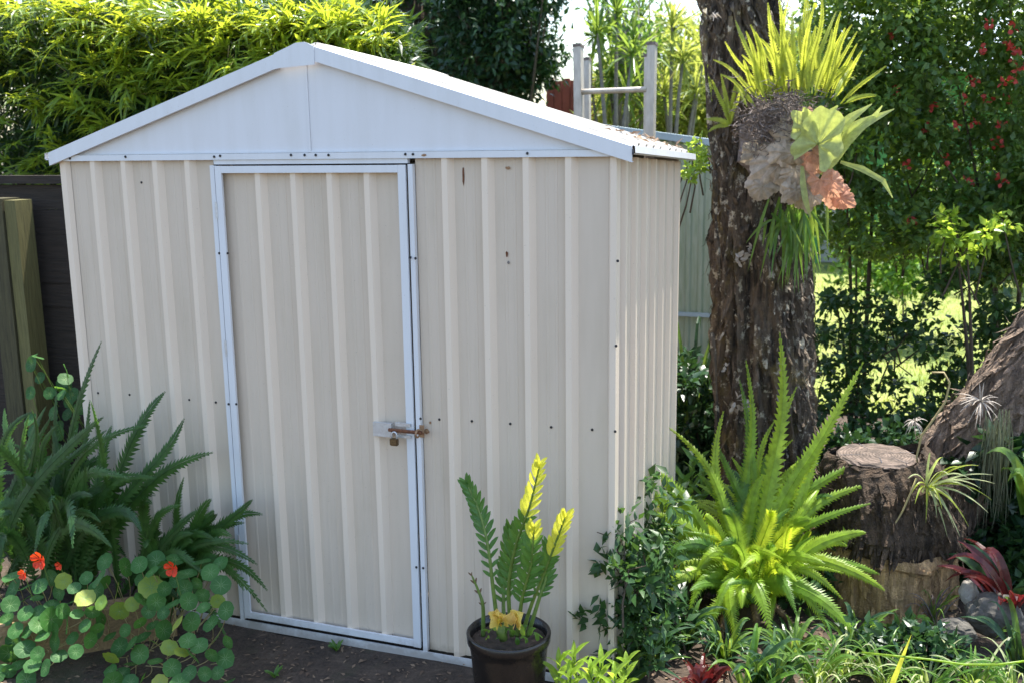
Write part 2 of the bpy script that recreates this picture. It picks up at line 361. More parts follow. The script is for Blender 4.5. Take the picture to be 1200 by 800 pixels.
def tree(name, label, cat, foot, crown_c, crown_r, nclump, cl_r, per, ll, lw, mat, barkm, trunk_r=0.08, group=None, nbranch=10, zmin=0.2, **kw):
    t = thing(name, foot, label, cat, group)
    top = Vector(crown_c); f = Vector(foot); mid = f.lerp(top, 0.5) + Vector((random.uniform(-.1, .1), random.uniform(-.1, .1), 0))
    mb = MB(); mb.tube([f-Vector((0, 0, .05)), f.lerp(mid, .5), mid, mid.lerp(top, .6), top], [trunk_r*1.3, trunk_r, trunk_r*.85, trunk_r*.6, trunk_r*.3], 9)
    mb.build('trunk', barkm, t, True)
    cs = blob(crown_c, crown_r, nclump, zmin=zmin)
    mb = MB()
    for c in random.sample(cs, min(nbranch, len(cs))):
        s = mid.lerp(top, random.uniform(0, .9)); c = Vector(c); k = s.lerp(c, .5) + rv(.12)
        mb.tube([s, s.lerp(k, .5)+rv(.03), k, c], [trunk_r*.35, trunk_r*.28, trunk_r*.2, trunk_r*.08], 5)
    mb.build('branches', barkm, t, True)['kind'] = 'stuff'
    crown_mesh('crown', cs, [cl_r*random.uniform(.7, 1.3) for _ in cs], per, ll, lw, mat, t, **kw)
    return t, cs

def frond(name, base, tip, lift, width, pairs, mat, parent, face=(0.25, -0.8, 0.5), bare=0.08, sag=0.0, blunt=0.0, side=0.0):
    """one sword-fern frond: a rachis with a row of narrow pinnae on either hand"""
    base, tip = Vector(base), Vector(tip); L = (tip-base).length
    face = Vector(face).normalized()
    ctrl = base.lerp(tip, 0.42) + Vector((side, 0, lift*1.35))
    pts = bez(base, ctrl, tip, 26); wob = rv(.012*L/.4); pts = [p+wob*math.sin(math.pi*i/25*2) for i, p in enumerate(pts)]; L = sum((pts[i+1]-pts[i]).length for i in range(25))
    mb = MB(); mb.tube(pts, [max(0.0006, 0.0028*(1-i/27)) for i in range(26)], 4)
    ph = random.uniform(0, 9)
    for j in range(pairs):
        t = bare + (0.995-bare)*j/(pairs-1); k = t*25; i = min(24, int(k)); p = pts[i].lerp(pts[i+1], k-i)
        tg = (pts[i+1]-pts[i]).normalized(); sd = tg.cross(face); sd.normalize(); nn = sd.cross(tg)
        u = (t-bare)/(1-bare)
        w = width*min(1, 0.35+u*4.5)*((1-u**2.6)**0.8 + blunt*0.3)*(0.92+0.1*math.sin(ph+j*1.9)) + 0.002
        pw = L*(1-bare)/pairs*0.66
        for sgn in (-1, 1):
            w2 = w*random.uniform(0.88, 1.08)
            dirv = (sd*sgn*1.0 + tg*(0.18+0.75*u*u) - nn*(0.20+sag)).normalized()
            b0 = p + sd*sgn*0.001
            e = b0 + dirv*w2 - nn*sag*w2*0.4
            m1 = b0 + dirv*w2*0.5 + nn*w2*0.05
            ax = tg*pw
            mb.add([b0-ax, b0+ax, m1+ax*0.78, m1-ax*0.70, e+tg*pw*0.5], [(0, 1, 2, 3), (3, 2, 4)] if sgn > 0 else [(1, 0, 3, 2), (2, 3, 4)])
    return mb.build(name, mat, parent)

def strap(parent, base, tip, lift, w, mat, name='leaf', fold=0.35, n=9, normal=None, side=(0, 0, 0)):
    base, tip = Vector(base), Vector(tip); c = base.lerp(tip, .5)+Vector((0, 0, lift))+Vector(side)
    pts = bez(base, c, tip, n); ws = [w*(min(1, .5+i*0.25))*(1-(i/(n-1))**2.2)+0.0004 for i in range(n)]
    mb = MB(); mb.ribbon(pts, ws, Vector(normal) if normal else Vector((random.uniform(-.4, .4), -.5, 1)), fold)
    return mb.build(name, mat, parent)

# ------------------------------------------------------------------ ground
def gz(x, y):
    return 0.012*noise.noise(Vector((x*2.1, y*2.1, 0))) + 0.006*noise.noise(Vector((x*9, y*9, 3)))
mb = MB(); xs = [-80, -30, -12, -7] + [-4+i*0.08 for i in range(101)] + [5, 7, 12, 30, 80]; ys = [-30, -12, -6] + [-3.4+i*0.08 for i in range(86)] + [5, 8, 14, 30, 120]
vs = [(x, y, gz(x, y) - (0.0 if -4 < x < 4 else .01)) for y in ys for x in xs]; nx = len(xs)
mb.add(vs, [(j*nx+i, j*nx+i+1, (j+1)*nx+i+1, (j+1)*nx+i) for j in range(len(ys)-1) for i in range(nx-1)])
tag(mb.build('ground', M['soil'], None, True), kind='structure')
mb = MB(); lx = [-2.5+i*.35 for i in range(24)]; ly = [3.9+i*.35 for i in range(26)]
mb.add([(x, y, 0.035+0.01*noise.noise(Vector((x, y, 5)))) for y in ly for x in lx], [(j*24+i, j*24+i+1, (j+1)*24+i+1, (j+1)*24+i) for j in range(25) for i in range(23)])
tag(mb.build('lawn', M['lawn'], None, True), kind='structure')
n = 16000; P = np.stack([RNG.uniform(-.6, 4.5, n), 3.95+RNG.random(n)**1.5*6.5, np.full(n, .03)], 1)
D = RNG.normal(size=(n, 3))*.35; D[:, 2] = 1; Nn = RNG.normal(size=(n, 3)); Nn[:, 2] *= .2
me = leaves_mesh('grass', P, D, Nn, RNG.uniform(.03, .07, n), np.full(n, .004), M['far_leaf'])
o = bpy.data.objects.new('grass', me); COL.objects.link(o); tag(o, 'short sunlit grass of the lawn beyond the bushes', 'grass', kind='stuff')
# scraps lying on the bare soil
n = 4200; P = np.stack([RNG.uniform(-2.3, 1.2, n), RNG.uniform(-1.0, 0.9, n), np.zeros(n)], 1)
keep = ~((P[:, 1] > -.02) & (P[:, 0] < .02)); P = P[keep]; n = len(P); P[:, 2] = [gz(p[0], p[1])+.004 for p in P]
D = RNG.normal(size=(n, 3)); D[:, 2] *= .15; Nn = RNG.normal(size=(n, 3))*.25; Nn[:, 2] = 1
me = leaves_mesh('leaf_litter', P, D, Nn, RNG.uniform(.008, .035, n), RNG.uniform(.001, .008, n), M['litter'])
o = bpy.data.objects.new('leaf_litter', me); COL.objects.link(o); tag(o, 'dry leaf scraps and bark bits scattered on the soil', 'leaf litter', kind='stuff')

# ------------------------------------------------------------------ the shed
W, HE, DP = 2.156, 1.778, .97
XP, ZP, SL = -1.07, 2.158, 0.312
def zroof(x): return ZP - SL*abs(x-XP)
shed = thing('garden_shed', (-1.078, 0.5, 0), 'cream ribbed steel garden shed with white gable and closed door', 'shed')
def rib_profile(x0, x1, first, pitch, h=0.021, lt=0.005, top=0.020, rt=0.017):
    pts = [(x0, 0)]; k = 0
    e = first
    while e + lt+top+rt < x1 - 0.002:
        if e > x0 + .002:
            pan0 = pts[-1][0]
            for q in (0.30, 0.62):            # shallow swage lines in the pan
                xx = pan0 + (e-pan0)*q
                if e-pan0 > .05: pts += [(xx, 0), (xx+.003, .0016), (xx+.010, .0016), (xx+.013, 0)]
            pts += [(e, 0), (e+lt, h), (e+lt+top, h), (e+lt+top+rt, 0)]
        e += pitch
    pts.append((x1, 0)); return pts
def sheet(prof, z0, z1, place, name, mat, parent, th=0.0012, nz=1):
    """a folded sheet: profile (along, out) swept from z0 to z1; place maps (along, out, z) to the world"""
    mb = MB(); n = len(prof); zz = [z0+(z1-z0)*i/nz for i in range(nz+1)]
    vs = [place(a, o_, z) for z in zz for a, o_ in prof] + [place(a, o_-th, z) for z in zz for a, o_ in prof]
    k = (nz+1)*n
    fs = [(j*n+i, j*n+i+1, (j+1)*n+i+1, (j+1)*n+i) for j in range(nz) for i in range(n-1)]
    fs += [(k+j*n+i+1, k+j*n+i, k+(j+1)*n+i, k+(j+1)*n+i+1) for j in range(nz) for i in range(n-1)]
    fs += [(i, k+i, k+i+1, i+1) for i in range(n-1)] + [(nz*n+i+1, k+nz*n+i+1, k+nz*n+i, nz*n+i) for i in range(n-1)]
    mb.add(vs, fs)
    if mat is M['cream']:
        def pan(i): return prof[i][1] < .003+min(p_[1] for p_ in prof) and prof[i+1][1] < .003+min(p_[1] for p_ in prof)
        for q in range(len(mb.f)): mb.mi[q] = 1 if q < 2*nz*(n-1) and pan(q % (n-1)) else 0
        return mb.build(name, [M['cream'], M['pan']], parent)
    return mb.build(name, mat, parent)
front = lambda a, o_, z: (a, -o_, z)
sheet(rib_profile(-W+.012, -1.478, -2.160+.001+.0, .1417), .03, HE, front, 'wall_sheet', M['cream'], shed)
# first rib of the left sheet folds round the corner
mb = MB(); mb.add([(-W-.004, .02, .02), (-W-.004, -.016, .02), (-W+.022, -.016, .02), (-W+.034, -.002, .02), (-W-.004, .02, HE), (-W-.004, -.016, HE), (-W+.022, -.016, HE), (-W+.034, -.002, HE)],
                  [(0, 1, 5, 4), (1, 2, 6, 5), (2, 3, 7, 6)]); mb.build('corner_trim', M['cream'], shed)
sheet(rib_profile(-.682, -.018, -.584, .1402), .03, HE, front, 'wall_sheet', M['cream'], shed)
mb = MB(); mb.add([(-.022, -.002, .02), (-.014, -.017, .02), (.006, -.017, .02), (.006, .028, .02), (-.022, -.002, HE), (-.014, -.017, HE), (.006, -.017, HE), (.006, .028, HE)],
                  [(0, 1, 5, 4), (1, 2, 6, 5), (2, 3, 7, 6)]); mb.build('corner_trim', M['cream'], shed)
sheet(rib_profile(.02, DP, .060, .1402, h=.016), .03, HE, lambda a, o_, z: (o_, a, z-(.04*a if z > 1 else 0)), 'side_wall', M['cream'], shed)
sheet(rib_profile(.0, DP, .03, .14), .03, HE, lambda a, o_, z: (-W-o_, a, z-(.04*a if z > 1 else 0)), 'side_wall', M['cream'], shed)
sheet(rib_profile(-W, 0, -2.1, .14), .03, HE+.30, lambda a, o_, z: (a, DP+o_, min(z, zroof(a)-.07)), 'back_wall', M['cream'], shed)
mb = MB(); mb.box((-W+.01, .004, .0), (-.01, DP-.01, .028)); mb.build('floor_slab', M['soil'], shed)
# base channel
mb = MB(); mb.box((-W-.012, -.024, .004), (.012, -.0195, .030)); mb.box((-W-.012, -.024, .0), (.012, .02, .004)); mb.box((.0175, -.02, .004), (.021, DP, .030)); mb.build('base_channel', M['white'], shed)
# door
dx0, dx1, dz0, dz1 = -1.459, -.703, .042, 1.756
door = MB(); 
prof = rib_profile(dx0+.012, dx1-.012, -1.301, .1430)
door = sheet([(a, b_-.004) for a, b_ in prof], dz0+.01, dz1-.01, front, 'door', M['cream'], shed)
mb = MB(); mb.box((dx0+.012, -.012, dz0+.03), (dx0+.046, .0, dz1-.02)); 
fw = .034
def fbar(x0, z0, x1, z1, nm='door_frame'):
    mb = MB(); mb.box((x0, -.026, z0), (x1, -.0165, z1)); mb.box((x0, -.0165, z0), (x0+.003, .002, z1)) if x1-x0 < .1 else mb.box((x0, -.0165, z0), (x1, .002, z0+.003))
    return mb.build(nm, M['white'], door)
fbar(dx0+.004, dz0, dx0+.030, dz1-.001); fbar(dx1-.032, dz0, dx1-.004, dz1-.001)
fbar(dx0+.0305, dz1-.026, dx1-.0325, dz1-.0015); fbar(dx0+.0305, dz0+.002, dx1-.0325, dz0+.026)
for x0, x1 in ((-1.479, -1.461), (-.700, -.683)):
    mb = MB(); mb.box((x0, -.021, .03), (x1, -.002, 1.757)); mb.build('door_jamb', M['white'], shed)
mb = MB(); mb.box((-1.461, -.021, 1.7600), (-.700, -.002, 1.7755)); mb.build('door_head', M['white'], shed)
mb = MB(); mb.box((-1.4608, -.006, .03), (-1.4553, .0, 1.757)); mb.box((-.7068, -.006, .03), (-.7003, .0, 1.757)); mb.box((-1.4608, -.008, 1.7565), (-.7003, .0, 1.7595)); mb.build('door_gap_shade', M['gap'], shed)  # dark strips painting the shade inside the gaps around the door
for hz in (1.60, 1.10, .35):
    mb = MB(); mb.tube([(-1.4575, -.026, hz-.03), (-1.4575, -.026, hz+.03)], .0045, 8); mb.build('hinge', M['zinc'], door)
# bands over the door
mb = MB(); mb.box((-W-.01, -.026, 1.776), (.012, -.019, 1.797)); mb.box((-W-.01, -.022, 1.7585), (-1.485, -.016, 1.7755)) if False else None
mb.build('eave_rail', M['white'], shed)
# gable panels (two flat sheets that meet under the peak)
for x0, x1 in ((-W+.0, XP-.001), (XP+.001, 0.0)):
    mb = MB()
    q = [(x0, 1.7975), (x1, 1.7975), (x1, zroof(x1)-.02), (x0, zroof(x0)-.02)]
    mb.add([(x, -.012, z) for x, z in q]+[(x, -.0095, z) for x, z in q], [(0, 1, 2, 3), (7, 6, 5, 4), (0, 4, 5, 1), (1, 5, 6, 2), (2, 6, 7, 3), (3, 7, 4, 0)])
    mb.build('gable_panel', M['gable'], shed)
mb = MB(); mb.box((XP-.004, -.0155, 1.7985), (XP+.004, -.0125, 2.095)); mb.build('gable_joint', M['gable'], shed)
mb = MB(); mb.box((-W, -.0145, 1.7978), (0, -.0125, 1.8035)); mb.build('gable_joint', M['gable'], shed)
# barge boards and peak cap
def barge(xa, xb, y0, hgt, nm='barge_board'):
    za, zb = zroof(xa), zroof(xb); mb = MB()
    f_ = [(xa, y0, za-hgt), (xb, y0, zb-hgt), (xb, y0, zb), (xa, y0, za)]
    bk = [(x, y0+.004, z) for x, y, z in f_]
    tp = [(xa, y0, za), (xb, y0, zb), (xb, y0+.07, zb+.004), (xa, y0+.07, za+.004)]
    lip = [(xa, y0, za-hgt), (xb, y0, zb-hgt), (xb, -.013, zb-hgt+.002), (xa, -.013, za-hgt+.002)]
    mb.add(f_+bk, [(0, 1, 2, 3), (7, 6, 5, 4), (0, 3, 7, 4), (1, 5, 6, 2)]); mb.add(tp, [(0, 1, 2, 3)]); mb.add(lip, [(3, 2, 1, 0)])
    return mb.build(nm, M['white'], shed)
barge(-W-.035, XP-.10, -.036, .048); barge(XP+.045, .058, -.036, .048)
mb = MB(); xa, xb = XP-.105, XP+.048; zl = zroof(xa)-.050
pr = [(xa, zl), (xb, zroof(xb)-.050), (xb, zroof(xb)+.001), (XP+.028, ZP-.004), (XP+.012, ZP+.001), (XP-.022, ZP-.001), (XP-.045, ZP-.010), (xa, zroof(xa)+.002)]
pr[0] = (XP-.09, 2.078); pr[1] = (xb, 2.085); pr.insert(0, (xa-.012, zroof(xa-.012)-.048))
k = len(pr); mb.add([(x, -.040, z) for x, z in pr]+[(x, -.0365, z) for x, z in pr], [tuple(range(k)), tuple(range(2*k-1, k-1, -1))]+[(i, k+i, k+(i+1) % k, (i+1) % k) for i in range(k)])
mb.build('peak_cap', M['white'], shed)
# roof sheets: ribs run down the slope, four sheets a side
def slope_sheet(side, y0, y1, nm='roof_sheet'):
    prof = rib_profile(y0, y1, y0+.02, .105, h=.012, lt=.006, top=.018, rt=.006)
    xe = .052 if side > 0 else -W-.045
    nrm = Vector((SL*side, 0, 1)).normalized()
    def pl(a, o_, z):
        x = XP + (xe-XP)*z; return (x+nrm.x*o_, a, zroof(x)-.001+nrm.z*o_-.040*a)
    return sheet(prof, 0.0, 1.0, pl, nm, M['roof'], shed)
for s_ in (1, -1):
    for q in range(2): slope_sheet(s_, .032+q*.470, .032+q*.470+.467)
mb = MB(); 
for sgn in (-1, 1):
    xx = XP+sgn*.075; mb.add([(XP, .10, ZP+.008), (XP, DP+.03, ZP-.028), (xx, DP+.03, zroof(xx)-.028), (xx, .10, zroof(xx)+.008), (xx, .10, zroof(xx)+.002), (xx, DP+.03, zroof(xx)-.034)], [(0, 1, 2, 3) if sgn < 0 else (3, 2, 1, 0), (3, 2, 5, 4)])
mb.build('ridge_cap', M['roof'], shed)
for sgn, xe in ((1, .053), (-1, -W-.046)):
    z = zroof(xe); mb = MB(); pf = [(0, .002), (.012*sgn, .000), (.014*sgn, -.022), (.006*sgn, -.026), (-.02*sgn, -.024)]
    mb.add([(xe+a, y, z+b_-.04*y) for y in (-.030, DP+.002) for a, b_ in pf], [(i, i+1, 5+i+1, 5+i) for i in range(4)]); mb.build('eave_flashing', M['white'], shed)
mb = MB(); mb.box((.0595, -.0405, 1.782), (.0630, -.030, 1.799)); mb.build('flashing_clip', M['gap'], shed)
# screws
mb = MB(); mb.tube([(0, 0, 0), (0, -.0018, 0)], .0048, 6); mb.tube([(0, -.0018, 0), (0, -.0035, 0)], .0030, 6); screw_me = mb.mesh('screw', M['screw'])
scr = [(82, 186), (147, 184), (251, 184), (258, 183), (341, 182), (357, 182), (370, 182), (385, 182), (475, 181), (484, 181), (618, 180), (716, 181)]
for px, py in scr: p = at(px, py, -.027); inst('screw', screw_me, Matrix.Translation(p), shed)
for px, py, yy in [(115, 460, -.0005), (152, 462, -.0005), (222, 468, -.0005), (253, 471, -.0005), (515, 491, -.0005), (553, 493, -.0005), (598, 496, -.0005), (646, 500, -.0005), (694, 503, -.0005),
                   (257, 297, -.0215), (267, 297, -.0265), (268, 473, -.0215), (277, 473, -.0265), (487, 303, -.0215), (481, 302, -.0265), (496, 665, -.0215), (488, 664, -.0265), (493, 490, -.0215), (724, 306, -.0175), (722, 405, -.0175), (721, 505, -.0175), (166, 214, -.001)]:
    inst('screw', screw_me, Matrix.Translation(at(px, py, yy)), shed)
# rust marks, thin raised flakes
def flake(px, py, w, h, m_, yy=-.0016, rot=0):
    c = at(px, py, yy); mb = MB(); k = 12; vs = [(c.x, c.y-.0004, c.z)]
    for i in range(k):
        a = 2*math.pi*i/k; r_ = random.uniform(.75, 1.2); vs.append((c.x+math.cos(a)*w*r_, c.y, c.z+math.sin(a)*h*r_))
    mb.add(vs, [(0, 1+(i+1) % k, 1+i) for i in range(k)]); return mb.build('rust_mark', m_, shed)
flake(543, 207, .0042, .034, M['rust'], -.0035); flake(594, 298, .004, .010, M['rust'], -.0035); flake(596, 308, .005, .006, M['greytwig'], -.0035)
flake(459, 745, .010, .010, M['rust'], -.0015); flake(595, 197, .009, .005, M['paleust'], -.0035); flake(500, 505, .010, .010, M['paleust'], -.0030); flake(504, 495, .004, .006, M['paleust'], -.0030)
flake(497, 182, .010, .004, M['paleust'], -.0255 - .002)
# bolt latch on the door stile
bx, bz = at(460, 503, -.027).x, at(460, 503, -.027).z
mb = MB(); a_ = at(437, 494, -.028); b_ = at(459, 512, -.028); mb.box((a_.x, -.030, b_.z), (b_.x, -.0165, a_.z)); latch = mb.build('bolt_plate', M['zinc'], door)
c_ = at(464, 494, -.028); d_ = at(482, 513, -.028)
mb = MB(); mb.box((c_.x, -.034, d_.z), (d_.x, -.0262, d_.z+.010)); mb.box((c_.x, -.034, c_.z-.012), (d_.x, -.0262, c_.z)); mb.build('bolt_housing', M['zinc'], door)
zc = (c_.z+d_.z)/2
mb = MB(); mb.tube([(b_.x-.004, -.040, zc), (at(494, 507, -.04).x, -.040, zc)], .0062, 10); mb.build('bolt_bar', M['rust'], door)
mb = MB(); p = at(492, 507, -.036); ring = [(p.x, p.y-.016+.020*math.cos(t)*.8, zc+.013*math.sin(t)) for t in [i*math.pi/6 for i in range(13)]]; mb.tube(ring, .0035, 6); mb.box((p.x-.008, -.0225, zc-.022), (p.x+.010, -.0213, zc+.022)); mb.build('bolt_keeper', M['paleust'], shed)
# padlock hangs from the bolt
pc = at(462, 517, -.052); pad = thing('padlock', (pc.x, pc.y, pc.z-.014), 'small brown brass padlock hanging from the door bolt', 'padlock')
mb = MB(); mb.box((pc.x-.015, pc.y-.008, pc.z-.014), (pc.x+.015, pc.y+.008, pc.z+.012)); o = mb.build('lock_body', M['brass'], pad)
bm = bmesh.new(); bm.from_mesh(o.data); bmesh.ops.bevel(bm, geom=bm.edges[:], offset=.003, segments=2, affect='EDGES'); bm.to_mesh(o.data); bm.free()
mb = MB(); mb.tube([(pc.x-.010, pc.y, pc.z+.010)]+[(pc.x-.010*math.cos(t), pc.y+.002, pc.z+.022+.012*math.sin(t)) for t in [i*math.pi/8 for i in range(9)]]+[(pc.x+.010, pc.y, pc.z+.010)], .0028, 7); mb.build('shackle', M['zinc'], pad, True)

n = 60; xx = RNG.uniform(-.16, .035, n); yy = RNG.uniform(.25, .93, n)**.8; zz_ = np.array([zroof(a) for a in xx])-.04*yy+.014
P = np.stack([xx, yy, zz_], 1); D = RNG.normal(size=(n, 3)); D[:, 2] *= .35; Nn = RNG.normal(size=(n, 3))*.4; Nn[:, 2] = 1
me = leaves_mesh('fallen_leaves', P, D, Nn, RNG.uniform(.02, .05, n), RNG.uniform(.003, .009, n), M['litter']); o = bpy.data.objects.new('fallen_leaves', me); COL.objects.link(o)
tag(o, 'dry fallen leaves lying on the low end of the shed roof', 'fallen leaves', kind='stuff')
# ------------------------------------------------------------------ ladder behind the shed
lad = thing('extension_ladder', (-.62, 2.55, 0), 'weathered aluminium extension ladder standing up behind the shed roof', 'ladder')
def rail(px0, py0, px1, py1, Y0, w=.044, d=.055):
    top = at(px0, py0, Y0); low = at(px1, py1, Y0-.06); dirn = (low-top).normalized(); foot = top + dirn*((top.z-.01)/max(.2, -dirn.z))
    mb = MB(); fr = frame(top, foot-top, (0, -1, 0)); L_ = (foot-top).length
    for x0, x1, z0, z1 in ((-w/2, w/2, -.002, .002), (-w/2, -w/2+.003, -d, -.0022), (w/2-.003, w/2, -d, -.0022), (-w/2, w/2, -d-.003, -d-.0002)):
        m2 = MB(); m2.box((x0, 0, z0), (x1, L_, z1)); mb.add([fr @ Vector(v) for v in m2.v], m2.f)
    o = mb.build('rail', M['alu'], lad)
    m3 = MB(); m2 = MB(); m2.box((-w/2-.003, -.012, -d-.006), (w/2+.003, .004, .005)); m3.add([fr @ Vector(v) for v in m2.v], m2.f); m3.build('end_cap', M['root'], o)
rail(676, 54, 677, 140, 2.62); rail(687, 70, 687, 140, 2.86, .034, .04); rail(763, 52, 761, 160, 2.62); rail(757, 66, 756, 160, 2.80, .020, .04)
for py in (107, 200, 292, 380, 470):
    a = at(681, py+1, 2.60+.0); b_ = at(758, py-2, 2.60); mb = MB(); pts = [a.lerp(b_, i/6) for i in range(7)]
    mb.tube(pts, .016, 10); mb.build('rung', M['alu'], lad, True)
# ------------------------------------------------------------------ pale green sheet fence behind
fen = thing('sheet_fence', (-.2, 3.1, 0), 'pale green corrugated steel fence with blue grey capping behind the shed', 'fence')
fx0, fx1, fy = -1.9, .22, 3.05
def fz(x): return 1.935 - (x+.96)*.145
prof = rib_profile(fx0, fx1, fx0+.03, .075, h=.012, lt=.012, top=.02, rt=.012)
sheet(prof, 0, 1, lambda a, o_, z: (a, fy-o_, .02+z*(fz(a)-.07)), 'fence_sheet', M['teal'], fen)
mb = MB(); q = [(fy-.035, -.040), (fy+.03, -.040), (fy+.03, .0), (fy-.035, .0)]
mb.add([(x, y, fz(x)+z) for x in (fx0, fx1) for y, z in q], [(0, 1, 5, 4), (1, 2, 6, 5), (2, 3, 7, 6), (3, 0, 4, 7), (3, 2, 1, 0), (4, 5, 6, 7)]); mb.build('capping', M['bluecap'], fen)
for x in (-1.1, .1): mb = MB(); mb.box((x-.02, fy-.034, 0), (x+.02, fy-.0155, fz(x)-.041)); mb.build('fence_post', M['bluecap'], fen)
mb = MB(); z = at(815, 369, fy-.03).z; mb.box((-1.05, fy-.034, z-.012), (.05, fy-.021, z+.012)) ; mb.build('fence_rail', M['bluecap'], fen)

# ------------------------------------------------------------------ left timber fence
pf = thing('paling_fence', (-3.4, .72, 0), 'dark old paling fence with a green weathered post beside the shed', 'fence')
for i in range(14):
    z0 = .02+i*.117; mb = MB(); yy = .72+random.uniform(-.005, .006); mb.box((-5.1, yy, z0), (-2.2, yy+.018, z0+.1155)); mb.build('board', M['paling'], pf)
mb = MB(); mb.box((-5.1, .70, 1.662), (-2.2, .76, 1.70)); mb.build('top_rail', M['paling'], pf)
mb = MB(); a = at(-9, 232, .60); b_ = at(11, 232, .60); mb.box((a.x, .55, 0), (b_.x, .66, 1.600)); mb.build('fence_post', M['post'], pf)
mb = MB(); c_ = at(12, 232, .60).x; d_ = at(25, 232, .60).x; mb.box((c_, .56, 0), (d_, .66, 1.592)); tag(mb.build('fence_post', M['post_lit_side'], pf), 'lit side of the post painted paler yellow green')
# ------------------------------------------------------------------ timber sleeper edging, left front
a = Vector((-2.55, -.98, 0)); b_ = Vector((-1.66, -.17, 0)); dv = (b_-a).normalized(); nv = Vector((-dv.y, dv.x, 0))
sl_t = thing('timber_sleeper', tuple(a.lerp(b_, .5)), 'yellow brown timber sleeper edging the nasturtium bed', 'sleeper')
mb = MB(); vs = []
for i in range(9):
    p = a.lerp(b_, i/8)
    for o_, z in ((0, 0), (0, .155), (.006, .16), (.075, .16), (.08, .155), (.08, 0)): vs.append(p+nv*o_+Vector((0, 0, z+random.uniform(-.002, .002))))
mb.add(vs, [(i*6+k, i*6+k+1, (i+1)*6+k+1, (i+1)*6+k) for i in range(8) for k in range(5)]+[(0, 5, 4, 3, 2, 1), (48, 49, 50, 51, 52, 53)]); mb.build('beam', M['sleeper'], sl_t)
mb = MB(); nx_ = 16
mb.add([tuple(a.lerp(b_, i/15)+nv*(.081+j*.10)+Vector((0, 0, .11+.02*noise.noise(Vector((i*.7, j*.7, 1)))-(.02 if j > 6 else 0)*(j-6)))) for j in range(12) for i in range(nx_)], [(j*nx_+i, j*nx_+i+1, (j+1)*nx_+i+1, (j+1)*nx_+i) for j in range(11) for i in range(nx_-1)])
tag(mb.build('garden_bed', M['soil'], None, True), kind='structure')

exec_plants = True
# ------------------------------------------------------------------ bamboo hedge
def spray_mesh(seed, nl=11, L_=.12):
    random.seed(seed); mb = MB(); tw = bez((0, 0, 0), (0, .07, .012), (.01*random.uniform(-1, 1), .13, -.01), 7)
    mb.tube(tw, .0012, 4, 1)
    for i in range(nl):
        p = tw[min(6, 1+i*6//nl)]; an = random.uniform(-1.15, 1.15) + (0.5 if i % 2 else -.5); l_ = L_*random.uniform(.65, 1.25)
        d = Vector((math.sin(an), math.cos(an), random.uniform(-.35, .35))).normalized()
        pts = [p, p+d*l_*.3+Vector((0, 0, .004)), p+d*l_*.65-Vector((0, 0, .004)), p+d*l_-Vector((0, 0, .022*random.uniform(.3, 1.6)))]
        w = l_*.062; mb.ribbon(pts, [w*.35, w, w*.8, .0003], Vector((random.uniform(-.4, .4), random.uniform(-.3, .3), 1)), .25)
    return mb.mesh('leaf_spray', [M['bamboo'], M['cane']])
sprays = [spray_mesh(s) for s in range(6)]
random.seed(21)
BTOP = [(0, 14), (60, 8), (120, 12), (190, 16), (240, 14), (300, 20), (350, 24), (400, 22), (450, 30), (465, 34)]
def topy(px):
    for (x0, y0), (x1, y1) in zip(BTOP, BTOP[1:]):
        if px <= x1: return y0+(y1-y0)*max(0, px-x0)/(x1-x0)
    return 40
bl = ['tall bamboo clump behind the paling fence post, outermost of the hedge', 'bright bamboo clump rising behind the left end of the shed roof', 'bamboo clump with yellow tips behind the left roof slope', 'low arching bamboo clump just behind the shed peak']
for k, (p0, p1) in enumerate(((-60, 105), (105, 225), (225, 345), (345, 455))):
    pm = (p0+p1)/2; base = at(pm, 300, 1.75); base.z = 0
    t = thing('bamboo_clump', tuple(base), bl[k], 'bamboo', 'bamboo clumps behind the shed')
    ztop = at(pm, topy(pm), 1.7).z
    for i in range(9):
        b0 = base + Vector((random.uniform(-.25, .25), random.uniform(-.15, .15), 0)); tp = Vector((base.x+random.uniform(-.35, .35), 1.75+random.uniform(-.5, .4), ztop-random.uniform(.0, .35)))
        mb = MB(); mb.tube(bez(b0, (b0.x*.6+tp.x*.4, b0.y, ztop*.8), tp, 10), [.008-.0006*j for j in range(10)], 5); mb.build('cane', M['cane'], t, True)
    # dense inner foliage
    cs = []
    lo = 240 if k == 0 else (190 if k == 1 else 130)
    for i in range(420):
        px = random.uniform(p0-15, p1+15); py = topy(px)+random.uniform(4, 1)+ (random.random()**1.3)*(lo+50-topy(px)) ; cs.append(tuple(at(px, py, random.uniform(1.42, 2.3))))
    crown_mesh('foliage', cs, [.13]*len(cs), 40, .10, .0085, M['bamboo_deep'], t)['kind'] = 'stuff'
    ns = 190
    for i in range(ns):
        px = random.uniform(p0-8, p1+8); ty = topy(px); u = random.random()**1.9
        py = ty + 2 + u*(lo-ty) + random.uniform(-4, 4)
        Y = 1.22 + .12*random.random() + .18*u + .55*max(0, 1-u*2.2)*random.random()
        p = at(px, py, Y)
        d = Vector((random.uniform(-1, 1), random.uniform(-1.2, .1), random.uniform(-.35, .7) - .25*u)); nrm = Vector((random.uniform(-.5, .5), random.uniform(-.9, .1), 1))
        inst('leaf_spray', random.choice(sprays), frame(p, d, nrm, random.uniform(.8, 1.2)), t)

